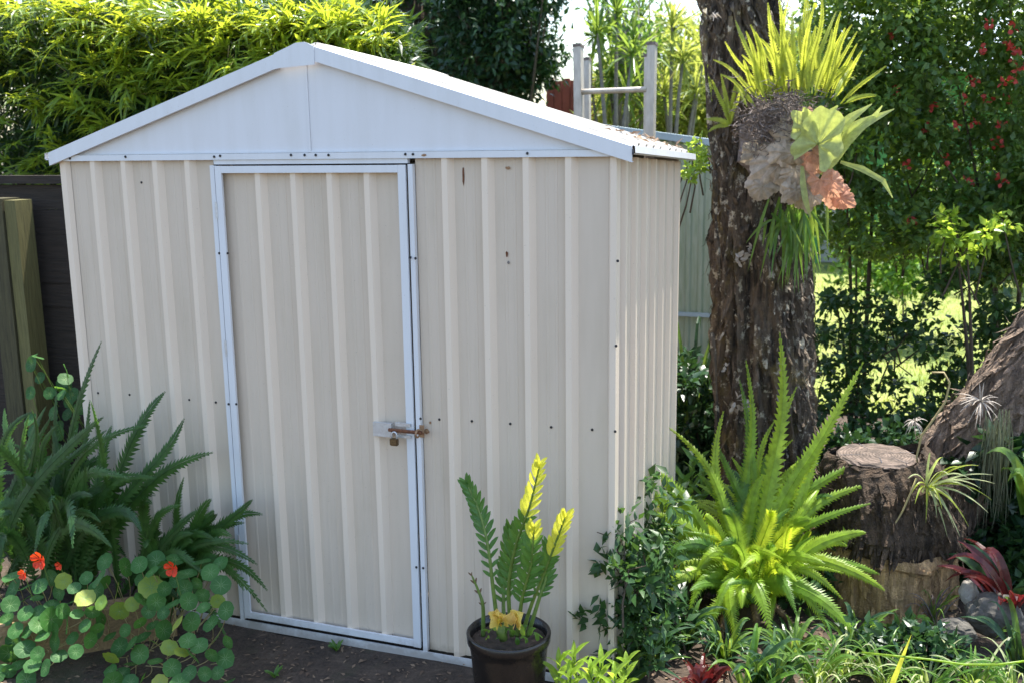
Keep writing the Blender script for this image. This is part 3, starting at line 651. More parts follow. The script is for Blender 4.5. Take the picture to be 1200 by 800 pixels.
# ------------------------------------------------------------------ trees behind
tree('dark_tree', 'big dark evergreen tree filling the sky behind the shed peak', 'tree', (-3.0, 6.0, 0), (-3.3, 5.6, 3.15), (1.55, 1.0, 1.45), 260, .26, 75, .085, .020, M['dark_leaf'], M['twig'], .14, nbranch=50, zmin=1.2)
tree('dark_tree', 'dark evergreen tree with thin trunk left of the ladder', 'tree', (-2.2, 5.0, 0), (-2.25, 4.8, 2.75), (.62, .6, .95), 130, .20, 70, .075, .018, M['dark_leaf'], M['twig'], .07, nbranch=30, zmin=1.2)
# open thin-branched tree and rosette trees behind the ladder
t, cs = tree('slender_tree', 'slender grey branched tree with sparse leaves behind the ladder', 'tree', (-1.45, 5.2, 0), (-1.3, 5.2, 2.75), (.42, .35, .75), 34, .13, 36, .07, .014, M['mid_leaf'], M['greytwig'], .05, nbranch=26, zmin=1.5)
def rosette_tree(px, Y, heads, label, lm, leafl=.34, group='rosette headed trees beyond the fence'):
    b = at(px, 160, Y); b.z = 0; t = thing('dracaena_tree', tuple(b), label, 'tree', group)
    for hx, hy in heads:
        h = at(hx, hy, Y+random.uniform(-.3, .3)); mb = MB(); mb.tube(bez(b+Vector((random.uniform(-.08, .08), 0, 0)), (b.x, h.y, h.z*.6), h, 8), [.026, .022, .02, .018, .017, .016, .014, .012], 7); mb.build('stem', M['greytwig'], t, True)
        mb = MB()
        for i in range(46):
            d = Vector((random.gauss(0, 1), random.gauss(0, 1), random.gauss(.35, .8))).normalized(); l_ = leafl*random.uniform(.6, 1.1)
            p0 = h+Vector((0, 0, random.uniform(-.05, .06))); pts = [p0, p0+d*l_*.35+Vector((0, 0, .01)), p0+d*l_*.7, p0+d*l_-Vector((0, 0, .07*random.random()))]
            mb.ribbon(pts, [.006, .011, .009, .0005], Vector((random.uniform(-.5, .5), random.uniform(-.5, .5), 1)), .3)
        mb.build('leaf_rosette', lm, t)
rosette_tree(725, 4.7, [(722, 18), (742, 62), (718, 92), (700, 40), (736, 110)], 'dark green rosette tree seen between the ladder rails', M['strap'])
rosette_tree(790, 5.2, [(800, 70), (778, 108), (815, 110), (788, 30), (825, 60)], 'yellow green rosette tree between the ladder and the big trunk', M['far_leaf'])
rosette_tree(755, 5.6, [(750, 20), (770, 60), (760, 130)], 'small rosette tree right behind the right ladder rail', M['strap'])
tree('garden_tree', 'sunny yellow green tree low behind the ladder', 'tree', (-1.1, 6.6, 0), (-1.2, 6.6, 2.15), (1.0, .6, .85), 190, .2, 60, .085, .013, M['far_leaf'], M['twig'], .06, zmin=.9)
tree('garden_tree', 'olive green bushy tree beyond the fence beside the big trunk', 'tree', (.0, 7.4, 0), (-.25, 7.4, 2.3), (1.0, .6, .85), 180, .2, 60, .085, .013, M['far_leaf'], M['twig'], .06, zmin=.9)
tree('dark_tree', 'dark leafy tree behind the far left end of the bamboo', 'tree', (-5.6, 4.4, 0), (-5.4, 4.2, 1.75), (1.5, .6, .75), 150, .24, 70, .085, .022, M['dark_leaf'], M['twig'], .08, nbranch=20, zmin=.6)
# far screen of trees
for i, (x, y, h, lm, lb) in enumerate([(-9.5, 11, 3.1, 'dark_leaf', 'dark distant tree far behind the bamboo'), (-6.5, 12, 3.3, 'mid_leaf', 'mid green distant tree behind the dark evergreen'),
        (-2.2, 11.5, 3.2, 'far_leaf', 'pale distant tree beyond the ladder'), (3.6, 10.5, 4.4, 'dark_leaf', 'dark distant tree behind the flowering shrub'), (7.0, 11.5, 4.6, 'mid_leaf', 'distant tree beyond the leaning trunk')]):
    tree('distant_tree', lb, 'tree', (x, y, 0), (x, y, h*.6), (1.9, 1.0, h*.5), 120, .42, 45, .16, .045, M[lm], M['twig'], .12, 'trees along the far side of the garden', 12, .15)
# ------------------------------------------------------------------ green house beyond the lawn
ho = thing('green_house', (1.6, 13.5, 0), 'green rendered house wall with grey door beyond the lawn', 'house')
mb = MB(); a = at(960, 250, 12.4).x; b_ = at(988, 250, 12.4).x
mb.box((-2.6, 12.4, 0), (a, 15, 2.7)); mb.box((a, 12.4, 2.1), (b_, 15, 2.7)); mb.box((b_, 12.4, 0), (6.5, 15, 2.7)); mb.box((a, 12.6, 0), (b_, 15, 2.1)); mb.build('wall', M['house'], ho)
mb = MB(); mb.box((a+.01, 12.5, .05), (b_-.01, 12.55, 2.08)); d_ = mb.build('door', M['housegrey'], ho)
mb = MB(); mb.box((b_-.08, 12.46, .95), (b_-.04, 12.495, 1.0)); mb.build('handle', M['zinc'], d_)
mb = MB(); mb.add([(-3, 12, 2.7), (7, 12, 2.7), (7, 15.4, 3.6), (-3, 15.4, 3.6), (-3, 12, 2.78), (7, 12, 2.78), (7, 15.4, 3.68), (-3, 15.4, 3.68)], [(0, 3, 2, 1), (4, 5, 6, 7), (0, 1, 5, 4), (1, 2, 6, 5), (2, 3, 7, 6), (3, 0, 4, 7)]); mb.build('roof', M['bluecap'], ho)
for wx in (2.0, 4.2):
    mb = MB(); mb.box((wx, 12.36, .9), (wx+1.1, 12.397, 1.9)); w_ = mb.build('window', M['gap'], ho)
    mb = MB(); mb.box((wx-.05, 12.33, .85), (wx+1.15, 12.357, .9)); mb.box((wx-.05, 12.33, 1.9), (wx+1.15, 12.357, 1.95)); mb.box((wx+.52, 12.33, .9), (wx+.58, 12.357, 1.9)); mb.build('frame', M['white'], w_)
# red boards seen past the evergreen
rs = thing('red_outbuilding', (-2.4, 7.4, 0), 'faded red boarded outbuilding behind the ladder', 'outbuilding')
for i in range(7):
    x = at(640, 100, 7).x + i*.085; mb = MB(); mb.box((x, 7.0, 0), (x+.078, 7.03, 2.45-(i % 2)*.02)); mb.build('board', M['brickred'], rs)
mb = MB(); x = at(640, 100, 7).x; mb.box((x, 7.031, 0), (x+.6, 8.0, 2.4)); mb.build('wall', M['twig'], rs)

# ------------------------------------------------------------------ shrubs on the right
def bush(name, label, cat, px0, px1, py0, py1, Y0, Y1, ncl, per, r, ll, lw, mat, foot_px, foot_Y, group=None, nb=26, br='twig', gap=0.0, nbr=3):
    f = at(foot_px, 400, foot_Y); f.z = 0; t = thing(name, tuple(f), label, cat, group); cs = []
    tries = 0
    while len(cs) < ncl and tries < ncl*20:
        tries += 1
        px, py, Y = random.uniform(px0, px1), random.uniform(py0, py1), random.uniform(Y0, Y1)
        ex = (px-(px0+px1)/2)/((px1-px0)/2); ey = (py-(py0+py1)/2)/((py1-py0)/2)
        if abs(ex)**3+abs(ey)**3 > 1.0+.2*noise.noise(Vector((px*.02, py*.02, 1))): continue
        if noise.noise(Vector((px*.018, py*.018, Y))) < gap-.5: continue
        p = at(px, py, Y)
        if p.z < .08: continue
        cs.append(tuple(p))
    mb = MB(); cen = Vector(f) + Vector((0, 0, .15))
    for i in range(nbr):
        c = Vector(random.choice(cs)); mb2 = MB(); mb2.tube(bez(f+rv(.05)*1.0, f.lerp(c, .35)+Vector((0, 0, c.z*.25)), c, 9), [.016, .015, .013, .012, .010, .009, .007, .005, .003], 6); mb2.build('branch', M[br], t, True)
    for c in random.sample(cs, min(nb, len(cs))):
        c = Vector(c); s_ = c + Vector((random.uniform(-.15, .15), random.uniform(-.05, .15), random.uniform(-.35, -.1)))
        mb.tube([s_, s_.lerp(c, .5)+rv(.02), c, c+rv(.06)], [.005, .004, .003, .0015], 4)
    mb.build('twigs', M[br], t)['kind'] = 'stuff'
    P, D, Nn, a, b_ = clump_leaves(cs, [r*random.uniform(.7, 1.3) for _ in cs], per, ll, lw)
    P = P - np.array(f)
    me = leaves_mesh('foliage', P, D, Nn, a, b_, mat); o = bpy.data.objects.new('foliage', me); COL.objects.link(o); o.parent = t; o['kind'] = 'stuff'
    return t, cs
def blossoms(t, pts, n_each=7):
    for p in pts:
        mb = MB()
        for i in range(n_each):
            q = Vector(p)+rv(.024); d = rv(.026); mb.ribbon([q, q+d*.5, q+d], [.004, .011, .003], rv(), .3)
        mb.build('blossom', M['berry'], t)
t, cs = bush('flowering_shrub', 'tall shrub with small red blossoms at the photo edge', 'shrub', 1060, 1300, -90, 330, 2.6, 3.5, 400, 62, .115, .046, .014, M['glossy'], 1190, 3.1, 'shrubs right of the big trunk')
q = random.sample(cs, 150); crown_mesh('young_foliage', q, [.1]*len(q), 22, .046, .013, M['mid_leaf'], t)['kind'] = 'stuff'
blossoms(t, [at(x, y, 2.55+random.uniform(0, .2)) for x, y in [(1185, 52), (1192, 66), (1187, 90), (1178, 95), (1158, 117), (1128, 118), (1144, 145), (1175, 143), (1095, 125), (1137, 210), (1173, 210), (1112, 185), (1190, 60), (1150, 60), (1183, 33), (1196, 80), (1168, 168), (1120, 150), (1088, 150), (1160, 30), (1140, 92), (1182, 118)]])
t, cs = bush('flowering_shrub', 'leafy shrub with red blossoms right beside the staghorn fern', 'shrub', 940, 1100, -70, 300, 2.5, 3.3, 260, 56, .11, .048, .015, M['glossy'], 1010, 3.0, 'shrubs right of the big trunk')
q = random.sample(cs, 110); crown_mesh('young_foliage', q, [.1]*len(q), 22, .046, .013, M['lime_leaf'], t)['kind'] = 'stuff'
blossoms(t, [at(x, y, 2.45+random.uniform(0, .2)) for x, y in [(1044, 38), (1062, 193), (1048, 108), (1068, 258)]])
bush('dark_hedge_bush', 'loose dark hedge bush in front of the sunny lawn', 'bush', 945, 1090, 340, 530, 2.5, 3.0, 115, 24, .075, .046, .016, M['shrub_leaf'], 1010, 2.8, 'dark bushes before the lawn', gap=.40)
bush('dark_hedge_bush', 'dense dark hedge bush below the shrub with most blossoms', 'bush', 1070, 1250, 300, 530, 2.4, 3.0, 110, 30, .085, .046, .016, M['shrub_leaf'], 1150, 2.8, 'dark bushes before the lawn', gap=.36)
bush('low_green_bush', 'mid green low bush at the foot of the green house', 'bush', 985, 1130, 262, 345, 6.0, 7.0, 60, 50, .16, .08, .02, M['mid_leaf'], 1060, 6.5)
bush('lime_bush', 'bright lime leaved bush under the flowering shrub', 'bush', 1095, 1200, 248, 300, 2.15, 2.35, 15, 22, .06, .05, .014, M['lime_leaf'], 1150, 2.3, nb=8, nbr=2)
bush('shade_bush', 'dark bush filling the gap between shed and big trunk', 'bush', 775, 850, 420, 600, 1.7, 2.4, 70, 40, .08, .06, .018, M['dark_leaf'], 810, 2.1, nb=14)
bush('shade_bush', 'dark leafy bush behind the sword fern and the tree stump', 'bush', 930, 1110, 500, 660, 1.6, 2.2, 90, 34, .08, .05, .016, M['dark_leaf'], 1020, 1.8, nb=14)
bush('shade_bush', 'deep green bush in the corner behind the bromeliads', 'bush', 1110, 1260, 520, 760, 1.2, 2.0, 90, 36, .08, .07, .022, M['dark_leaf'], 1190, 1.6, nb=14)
bush('climbing_vine', 'lime leaved vine tip hanging beside the roof corner', 'vine', 803, 832, 166, 232, 1.5, 1.7, 14, 12, .035, .035, .013, M['lime_leaf'], 826, 1.75, nb=6, nbr=0)

# ------------------------------------------------------------------ trunks
def rough_trunk(name, pts, radii, mat, parent, n=56, rows=110, amp=.16, flute=5, seed=0, zs=3.2, flakes=0):
    pts = [Vector(p) for p in pts]; m = len(pts); vs = []; mb = MB(); fl = []
    for j in range(rows+1):
        k = j/rows*(m-1); i = min(m-2, int(k)); f = k-i
        f2 = f
        p = pts[i].lerp(pts[i+1], f2); r_ = radii[i]*(1-f)+radii[i+1]*f
        tg = (pts[i+1]-pts[i]).normalized()
        if 0 < i and f < .5: tg = tg.lerp((pts[i]-pts[i-1]).normalized(), .5-f).normalized()
        a = tg.cross(Vector((0, 1, 0))).normalized(); b_ = tg.cross(a)
        for q in range(n):
            an = 2*math.pi*q/n; d = a*math.cos(an)+b_*math.sin(an)
            u = Vector((math.cos(an)*3.6, math.sin(an)*3.6, j/rows*zs+seed))
            rid = 1-abs(noise.noise(u*1.0))*2.4
            rid2 = 1-abs(noise.noise(Vector((u.x*3, u.y*3, u.z*3.4))))*2
            fn = noise.noise(Vector((u.x*7, u.y*7, u.z*12)))
            rr_ = r_*(1+amp*(rid*.5+rid2*.30+fn*.16-.25)+.08*math.sin(an*flute+j*.03))
            v = p+d*rr_; vs.append(v)
            if flakes and random.random() < flakes: fl.append((v, d, tg))
    fs = [(j*n+q, j*n+(q+1) % n, (j+1)*n+(q+1) % n, (j+1)*n+q) for j in range(rows) for q in range(n)]
    mb.add(vs, fs)
    o = mb.build(name, mat, parent)
    return o, fl
def bark_flakes(fl, mat, parent, L_=(.03, .10), w=(.004, .014), lift=.35):
    mb = MB()
    for v, d, tg in fl:
        l_ = random.uniform(*L_); ww = random.uniform(*w); dr = (tg*random.choice((1, -1, -1))+rv(.25)).normalized()
        pts = [v-d*.004, v+dr*l_*.4+d*.006, v+dr*l_*.8+d*random.uniform(.004, .012+l_*lift*.3), v+dr*l_+d*l_*lift*random.random()]
        mb.ribbon(pts, [ww, ww*.9, ww*.6, .0006], d, random.uniform(-.4, .4))
    o = mb.build('bark_flakes', mat, parent); o['kind'] = 'stuff'; return o
TY = 1.62
big = thing('big_tree', (at(893, 560, TY).x, TY, 0), 'thick rough barked tree trunk rising beside the shed', 'tree')
def tc(px0, px1, py): a = at(px0, py, TY-.05); b_ = at(px1, py, TY-.05); return (a+b_)/2+Vector((0, .05, 0)), (b_-a).length/2
ctr = [tc(848, 958, 600), tc(843, 957, 500), tc(836, 952, 400), tc(832, 948, 300), tc(831, 938, 200), tc(834, 928, 120), tc(828, 912, 50), tc(818, 905, 0), tc(808, 898, -80)]
foot = ctr[0][0].copy(); foot.z = -.05
P_ = [foot]+[c for c, r_ in ctr]; RR = [ctr[0][1]*1.2]+[r_*.90 for c, r_ in ctr]
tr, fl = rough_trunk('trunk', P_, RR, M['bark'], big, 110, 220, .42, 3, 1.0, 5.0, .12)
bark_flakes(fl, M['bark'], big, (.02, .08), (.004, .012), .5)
RR = RR
# a split second stem and hanging bark ribbons high on the left
mb = MB(); a = at(840, 330, TY-.25)
for px0, py0, px1, py1 in [(826, 10, 838, 200), (822, 30, 835, 160), (872, 40, 862, 150), (856, 20, 850, 130), (838, 200, 843, 330), (834, 390, 840, 540)]:
    mb.tube(bez(at(px0, py0, TY-.24), at((px0+px1)/2+random.uniform(-8, 8), (py0+py1)/2, TY-.27), at(px1, py1, TY-.24), 12), [.010+.004*math.sin(i) for i in range(12)], 6)
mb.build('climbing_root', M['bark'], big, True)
mb = MB(); 
for (px, py, r_) in [(872, 300, .030), (865, 306, .02), (880, 292, .018), (868, 470, .035), (860, 480, .025), (878, 478, .02), (838, 20, .028), (850, 430, .018)]:
    c = at(px, py, TY-.26)
    for i in range(9):
        q = c+rv(r_*.7); d = rv(1); mb.ribbon([q, q+d*r_*.5, q+d*r_], [r_*.25, r_*.35, r_*.1], rv(), .3)
mb.build('lichen', M['airplant'], big)['kind'] = 'stuff'
# leaning trunk at the right edge
lean = thing('leaning_tree', (1.12, 1.55, 0), 'leaning rough trunk rising to the right behind the stump', 'tree')
LP = [(1.02, 1.50, -.05), (1.08, 1.50, .20), (1.16, 1.48, .50), (1.34, 1.46, .80), (1.52, 1.45, 1.10), (1.72, 1.45, 1.45), (1.95, 1.5, 1.95), (2.1, 1.55, 2.5)]
tr, fl = rough_trunk('trunk', LP, [.23, .20, .175, .165, .16, .15, .14, .12], M['bark2'], lean, 60, 110, .24, 4, 7.0, 4.0, .22)
bark_flakes(fl, M['bark2'], lean, (.04, .12), (.005, .016), .5)
cs = blob((2.2, 1.9, 3.4), (1.0, .9, .7), 60); crown_mesh('crown', cs, [.22]*60, 26, .07, .02, M['mid_leaf'], lean)
# ------------------------------------------------------------------ stump
SY = 1.05
SX = at(1040, 640, SY).x; TX = at(1027, 533, SY).x
st = thing('tree_stump', (SX, SY, 0), 'sawn tree stump with shaggy dark bark over a peeled base', 'stump')
tz = at(1027, 533, SY).z
def rag(an, j): return noise.noise(Vector((math.cos(an)*2, math.sin(an)*2, j)))
tr, fl = rough_trunk('upper_log', [(SX-.015, SY, .245), (SX-.005, SY, .33), (SX*.6+TX*.4, SY, .46), (TX, SY, tz-.03), (TX, SY, tz)], [.250, .270, .24, .19, .166], M['stumpbark'], st, 84, 70, .15, 5, 3.0, 2.2, .30)
fl = [q for q in fl if .275 < q[0].z < tz-.075]
bark_flakes(fl, M['stumpbark'], st, (.02, .08), (.003, .011), .5)
tr, fl = rough_trunk('lower_log', [(SX+.0, SY, -.04), (SX, SY, .10), (SX-.005, SY, .22), (SX-.01, SY, .27)], [.262, .245, .240, .22], M['stumpwood'], st, 84, 50, .14, 4, 9.0, 1.2, .05)
bark_flakes(fl, M['stumpwood'], st, (.03, .08), (.003, .008), .2)
tr, fl = rough_trunk('bark_collar', [(SX-.005, SY, .205), (SX-.005, SY, .230), (SX-.005, SY, .265)], [.252, .276, .258], M['stumpwood'], st, 80, 14, .14, 4, 12.0, .4)
mb = MB(); vs = [(TX, SY, tz+.002)]; rings = 14; ns = 60
for r_ in range(1, rings+1):
    for q in range(ns):
        an = 2*math.pi*q/ns; rad = .156*r_/rings*(1+.05*rag(an, 4.0)+.05*math.sin(an*5+1.5)*.6); vs.append((TX+rad*math.cos(an), SY+rad*math.sin(an), tz+.004+(.0022 if r_ % 2 else 0)+.004*noise.noise(Vector((math.cos(an)*r_*.3, math.sin(an)*r_*.3, 2)))-(.01 if r_ == rings else 0)))
fs = [(0, 1+q, 1+(q+1) % ns) for q in range(ns)]+[(1+(r_-1)*ns+q, 1+r_*ns+q, 1+r_*ns+(q+1) % ns, 1+(r_-1)*ns+(q+1) % ns) for r_ in range(1, rings) for q in range(ns)]
mb.add(vs, fs)
m, N, L, b = nt('ringed_cut_wood'); mp = N.new('ShaderNodeMapping'); tcn = N.new('ShaderNodeTexCoord'); L.new(tcn.outputs['Object'], mp.inputs[0]); mp.inputs['Location'].default_value = (-(TX-SX)-.02, .01, 0)
wv = N.new('ShaderNodeTexWave'); wv.wave_type = 'RINGS'; wv.rings_direction = 'Z'; wv.inputs['Scale'].default_value = 26; wv.inputs['Distortion'].default_value = 5; wv.inputs['Detail'].default_value = 3; wv.inputs['Detail Scale'].default_value = 1.2
L.new(mp.outputs[0], wv.inputs[0]); r6 = ramp(N, L, wv.outputs['Fac'], [(0.15, (0.10, 0.078, 0.066)), (0.6, (0.145, 0.112, 0.093)), (0.95, (0.165, 0.130, 0.108))])
n6 = noise_n(N, L, mp.outputs[0], 17, 6, 0.7); r7 = ramp(N, L, n6, [(0.35, (0.35, 0.35, 0.33)), (0.65, (1.25, 1.2, 1.15))]); L.new(mixc(N, L, 1.0, r6.outputs[0], r7.outputs[0], 'MULTIPLY'), b.inputs['Base Color']); b.inputs['Roughness'].default_value = .92; bump(N, L, wv.outputs['Fac'], b, .5, .006)
mb.build('cut_face', m, st)
mb = MB()
for an, r0_, r1_ in ((.4, .0, .15), (2.1, .02, .14), (3.6, .01, .15), (4.9, .03, .12), (5.6, .05, .15)):
    d = Vector((math.cos(an), math.sin(an), 0)); sd = Vector((-d.y, d.x, 0)); o_ = Vector((TX, SY, tz+.0085)); mb.add([o_+d*r0_, o_+d*(r0_+r1_)*.5+sd*.003, o_+d*r1_-sd*.0035, o_+d*r1_+sd*.001, o_+d*(r0_+r1_)*.5+sd*.0005], [(0, 4, 1), (4, 2, 3), (4, 3, 1)])
mb.build('drying_crack', M['gap'], st)

# ------------------------------------------------------------------ spider plant on the stump
sp = at(1086, 572, .86); spp = thing('spider_plant', tuple(sp), 'spider plant with arching yellow edged leaves growing on the stump', 'plant')
tips = [(1147, 545), (1164, 556), (1166, 566), (1162, 585), (1158, 600), (1130, 606), (1135, 616), (1110, 628), (1098, 606), (1085, 612), (1120, 592), (1150, 572), (1128, 548), (1105, 535), (1090, 530), (1072, 590), (1118, 618), (1143, 578), (1104, 596), (1075, 600), (1112, 556), (1092, 622), (1136, 560), (1125, 628), (1068, 578), (1064, 560), (1100, 545)]
for i, (x, y) in enumerate(tips):
    strap(spp, sp+rv(.006), at(x, y, .86-random.uniform(-.03, .14)), .05+.03*random.random(), .0050, M['strap_pale'] if i % 3 else M['fern_yellow'], 'blade', .3)
mb = MB(); q = [(1074, 560), (1068, 575), (1058, 598), (1046, 618), (1036, 634), (1022, 641), (1006, 639), (992, 632), (990, 626)]
mb.tube([at(x, y, .80) for x, y in q], [.0035, .0035, .0033, .003, .003, .0028, .0025, .002, .0015], 6); mb.build('runner', M['palestem'], spp, True)
strap(spp, at(993, 634, .8), at(988, 616, .79), 0, .009, M['lime_leaf'], 'blade'); strap(spp, at(991, 632, .8), at(992, 642, .78), 0, .006, M['lime_leaf'], 'blade')
mb = MB(); mb.tube([at(x, y, 1.0) for x, y in [(1078, 556), (1074, 535), (1080, 510), (1096, 488), (1108, 470), (1113, 448), (1106, 436), (1092, 436)]], .004, 6); mb.build('runner', M['palestem'], spp, True)

# ------------------------------------------------------------------ air plants, hanging moss on the leaning trunk
for (x, y, n_, r_, lb) in [(1150, 470, 34, .085, 'silvery pink air plant perched on the leaning trunk'), (1072, 494, 22, .045, 'small grey air plant left of the leaning trunk base')]:
    c = at(x, y, 1.22 if x > 1100 else 1.3); t = thing('air_plant', tuple(c), lb, 'air plant', 'air plants on the leaning trunk')
    for i in range(n_):
        d = Vector((random.gauss(0, 1), random.gauss(-.4, .5), random.gauss(.15, .6))).normalized(); strap(t, c+rv(.004), c+d*r_*random.uniform(.6, 1.3)-Vector((0, 0, .02)), .02, .0022, M['airplant'], 'blade', .2, 7)
c = at(1168, 500, 1.15); t = thing('hanging_moss', tuple(c), 'grey green moss strands hanging below the leaning trunk', 'moss')
mb = MB()
for i in range(150):
    a = at(random.uniform(1153, 1185), random.uniform(478, 530), 1.15+random.uniform(-.05, .05)); b_ = a+Vector((random.uniform(-.02, .02), random.uniform(-.02, .02), -random.uniform(.1, .36)))
    mb.ribbon(bez(a, a.lerp(b_, .5)+rv(.02), b_, 6), [.0015, .002, .0022, .002, .0015, .0004], rv(), .2)
mb.build('strands', M['moss'], t)['kind'] = 'stuff'

# ------------------------------------------------------------------ epiphytes on the big trunk
EY = 1.30
ec = at(935, 175, EY+.06)
stag = thing('staghorn_fern', tuple(ec), 'staghorn fern with papery brown shields and pale green antler frond on the trunk', 'fern')
def lobed(px, py, r_, Y, mat, rot, name='shield_frond', lobes=7, squash=.8, cupd=.25, nrm=(-.1, -1, .15), pleat=1.0):
    c = at(px, py, Y); fr = frame(c, (math.sin(rot), 0, math.cos(rot)), nrm); mb = MB(); vs = []; nr, na = 8, 110
    for i in range(nr+1):
        for q in range(na):
            an = -2.4+4.8*q/(na-1); u = i/nr
            rr_ = r_*u*(1+.06*math.sin(lobes*an+rot)*u+.24*u*noise.noise(Vector((an*2.2, rot*3, r_*9)))+.05*pleat*u*math.sin(an*23+rot))*(1-.18*abs(an)/2.4)
            z = -cupd*r_*u*u + .016*pleat*r_*math.sin(an*37+rot*5+3*noise.noise(Vector((an*3, u*2, rot))))*u + .05*r_*math.sin(an*9)*u + .03*r_*noise.noise(Vector((an*5, u*4, rot)))
            vs.append(fr @ Vector((rr_*math.sin(an)*squash, rr_*math.cos(an), r_*.35+z)))
    mb.add(vs, [(i*na+q, i*na+q+1, (i+1)*na+q+1, (i+1)*na+q) for i in range(nr) for q in range(na-1)])
    return mb.build(name, mat, stag, True)
for a in [(893, 182, .11, EY-.01, M['shield'], -1.3), (912, 190, .145, EY-.04, M['shield'], -2.2), (930, 165, .13, EY-.06, M['shield'], -.6), (935, 205, .145, EY-.06, M['shield'], 3.0), (900, 212, .11, EY-.03, M['shield'], -2.0),
          (922, 178, .10, EY-.09, M['shield'], -1.7), (953, 180, .105, EY-.10, M['shield_pink'], 2.6), (962, 210, .09, EY-.11, M['shield_pink'], 2.9), (948, 150, .09, EY-.08, M['shield_pink'], -.6), (976, 222, .10, EY-.07, M['shield_pink'], 2.6), (945, 228, .09, EY-.08, M['shield'], 3.2), (930, 222, .08, EY-.10, M['shield'], -2.8)]:
    lobed(a[0], a[1], a[2]*.82, *a[3:], pleat=.6); lobed(a[0]+random.uniform(-14, 14), a[1]+random.uniform(-10, 14), a[2]*.6, a[3]-.02, a[4], a[5]+random.uniform(-.6, .6), pleat=.6)
lobed(962, 170, .15, EY-.15, M['antler'], .40, 'antler_frond', 9, .66, -.12, pleat=.15); lobed(947, 152, .085, EY-.14, M['antler'], -.25, 'antler_frond', 7, .8, -.2, pleat=.15)
# the antler's fingers
def antler(pts, ws): mb = MB(); mb.ribbon([at(x, y, Y) for x, y, Y in pts], ws, Vector((-.1, -1, .3)), .12); mb.build('antler_frond', M['antler'], stag)
antler([(962, 205, EY-.10), (972, 185, EY-.13), (990, 160, EY-.15), (1012, 145, EY-.17), (1048, 128, EY-.2)], [.012, .040, .042, .022, .002])
antler([(968, 200, EY-.11), (985, 170, EY-.14), (1005, 152, EY-.16), (1024, 138, EY-.18), (1034, 124, EY-.2)], [.006, .02, .02, .012, .002])
antler([(960, 180, EY-.12), (955, 155, EY-.15), (950, 140, EY-.16), (944, 132, EY-.17), (942, 126, EY-.18)], [.02, .035, .030, .016, .004])
antler([(966, 170, EY-.12), (968, 150, EY-.15), (970, 138, EY-.16), (976, 130, EY-.17), (982, 124, EY-.18)], [.02, .03, .022, .012, .003])
antler([(970, 168, EY-.12), (985, 150, EY-.15), (998, 138, EY-.16), (1010, 130, EY-.17), (1022, 122, EY-.18)], [.02, .026, .018, .010, .002])
antler([(940, 195, EY-.12), (941, 215, EY-.14), (944, 235, EY-.15), (950, 255, EY-.15)], [.006, .012, .012, .003])
antler([(985, 190, EY-.08), (1010, 198, EY-.10), (1035, 212, EY-.12), (1046, 232, EY-.12)], [.006, .012, .010, .002])
mb = MB()
for i in range(1500):    # matted dead roots
    px = random.gauss(912, 32); py = 138+abs(px-912)*.12+random.gauss(0, 18)
    if px < 862 or px > 985: continue
    a = at(px, py, EY+random.uniform(-.13, .06)); d = rv(.05); d.z *= .6
    mb.ribbon(bez(a, a+d*.5+rv(.02), a+d, 5), [.0016, .0022, .002, .0014, .0004], rv(), .3)
mb.build('root_mat', M['root'], stag)['kind'] = 'stuff'
mb = MB(); c = at(910, 170, EY+.10); vs = []; 
for j in range(14):
    for q in range(24):
        th = math.pi*j/13; an = 2*math.pi*q/24; d = Vector((math.sin(th)*math.cos(an)*1.0, math.sin(th)*math.sin(an)*.7, math.cos(th)*1.15)); vs.append(c+d*(.155*(1+.35*noise.noise(d*2.5))))
mb.add(vs, [(j*24+q, j*24+(q+1) % 24, (j+1)*24+(q+1) % 24, (j+1)*24+q) for j in range(13) for q in range(24)]); mb.build('root_ball', M['root'], stag)
# sword ferns on top
nf = thing('sword_fern', tuple(at(930, 118, EY-.02)), 'upright yellow sword fern growing on top of the staghorn', 'fern')
for (bx_, by_, tx, ty, w) in [(905, 120, 862, 25, .022), (900, 115, 880, 30, .022), (915, 118, 900, 5, .024), (922, 115, 912, -8, .022), (930, 112, 928, 12, .024), (935, 110, 945, -5, .022), (940, 110, 955, 5, .022), (948, 110, 962, -10, .02), (955, 112, 975, 35, .022), (962, 112, 985, 15, .022), (968, 115, 1004, 38, .013), (975, 118, 1010, 60, .016), (985, 122, 1038, 78, .015), (890, 118, 850, 50, .018), (885, 125, 846, 88, .014), (910, 112, 870, 65, .020), (918, 110, 890, 45, .022), (926, 108, 916, 30, .024), (942, 106, 940, 25, .024), (958, 108, 950, 40, .022), (966, 112, 996, 70, .018), (895, 112, 888, 60, .02), (905, 110, 925, 45, .02), (933, 104, 905, 25, .02)]:
    for rr_ in range(2):
      frond('frond', at(bx_+rr_*random.uniform(-12, 12), by_, EY+random.uniform(-.07, .05)), at(tx+rr_*random.uniform(-22, 18), ty+rr_*random.uniform(-5, 35), EY+random.uniform(-.16, .1)), .02, w*random.uniform(.5, .85), 34, M['fern_yellow'], nf, (random.uniform(-.4, .4), -1, .1), side=random.uniform(-.03, .03))
nf2 = thing('sword_fern', tuple(at(845, 145, 1.40)), 'small yellow sword fern on the left edge of the trunk', 'fern')
for tx, ty in [(835, 95), (845, 88), (862, 95), (826, 140), (830, 155), (866, 110), (850, 105), (860, 130)]:
    frond('frond', at(855, 148, 1.34), at(tx, ty, 1.30+random.uniform(-.05, .05)), .02, .012, 24, M['fern_yellow'], nf2, (random.uniform(-.4, .4), -1, .1))
hg = thing('hanging_grass', tuple(at(935, 240, EY)), 'long drooping green grass clump hanging under the staghorn fern', 'grass clump')
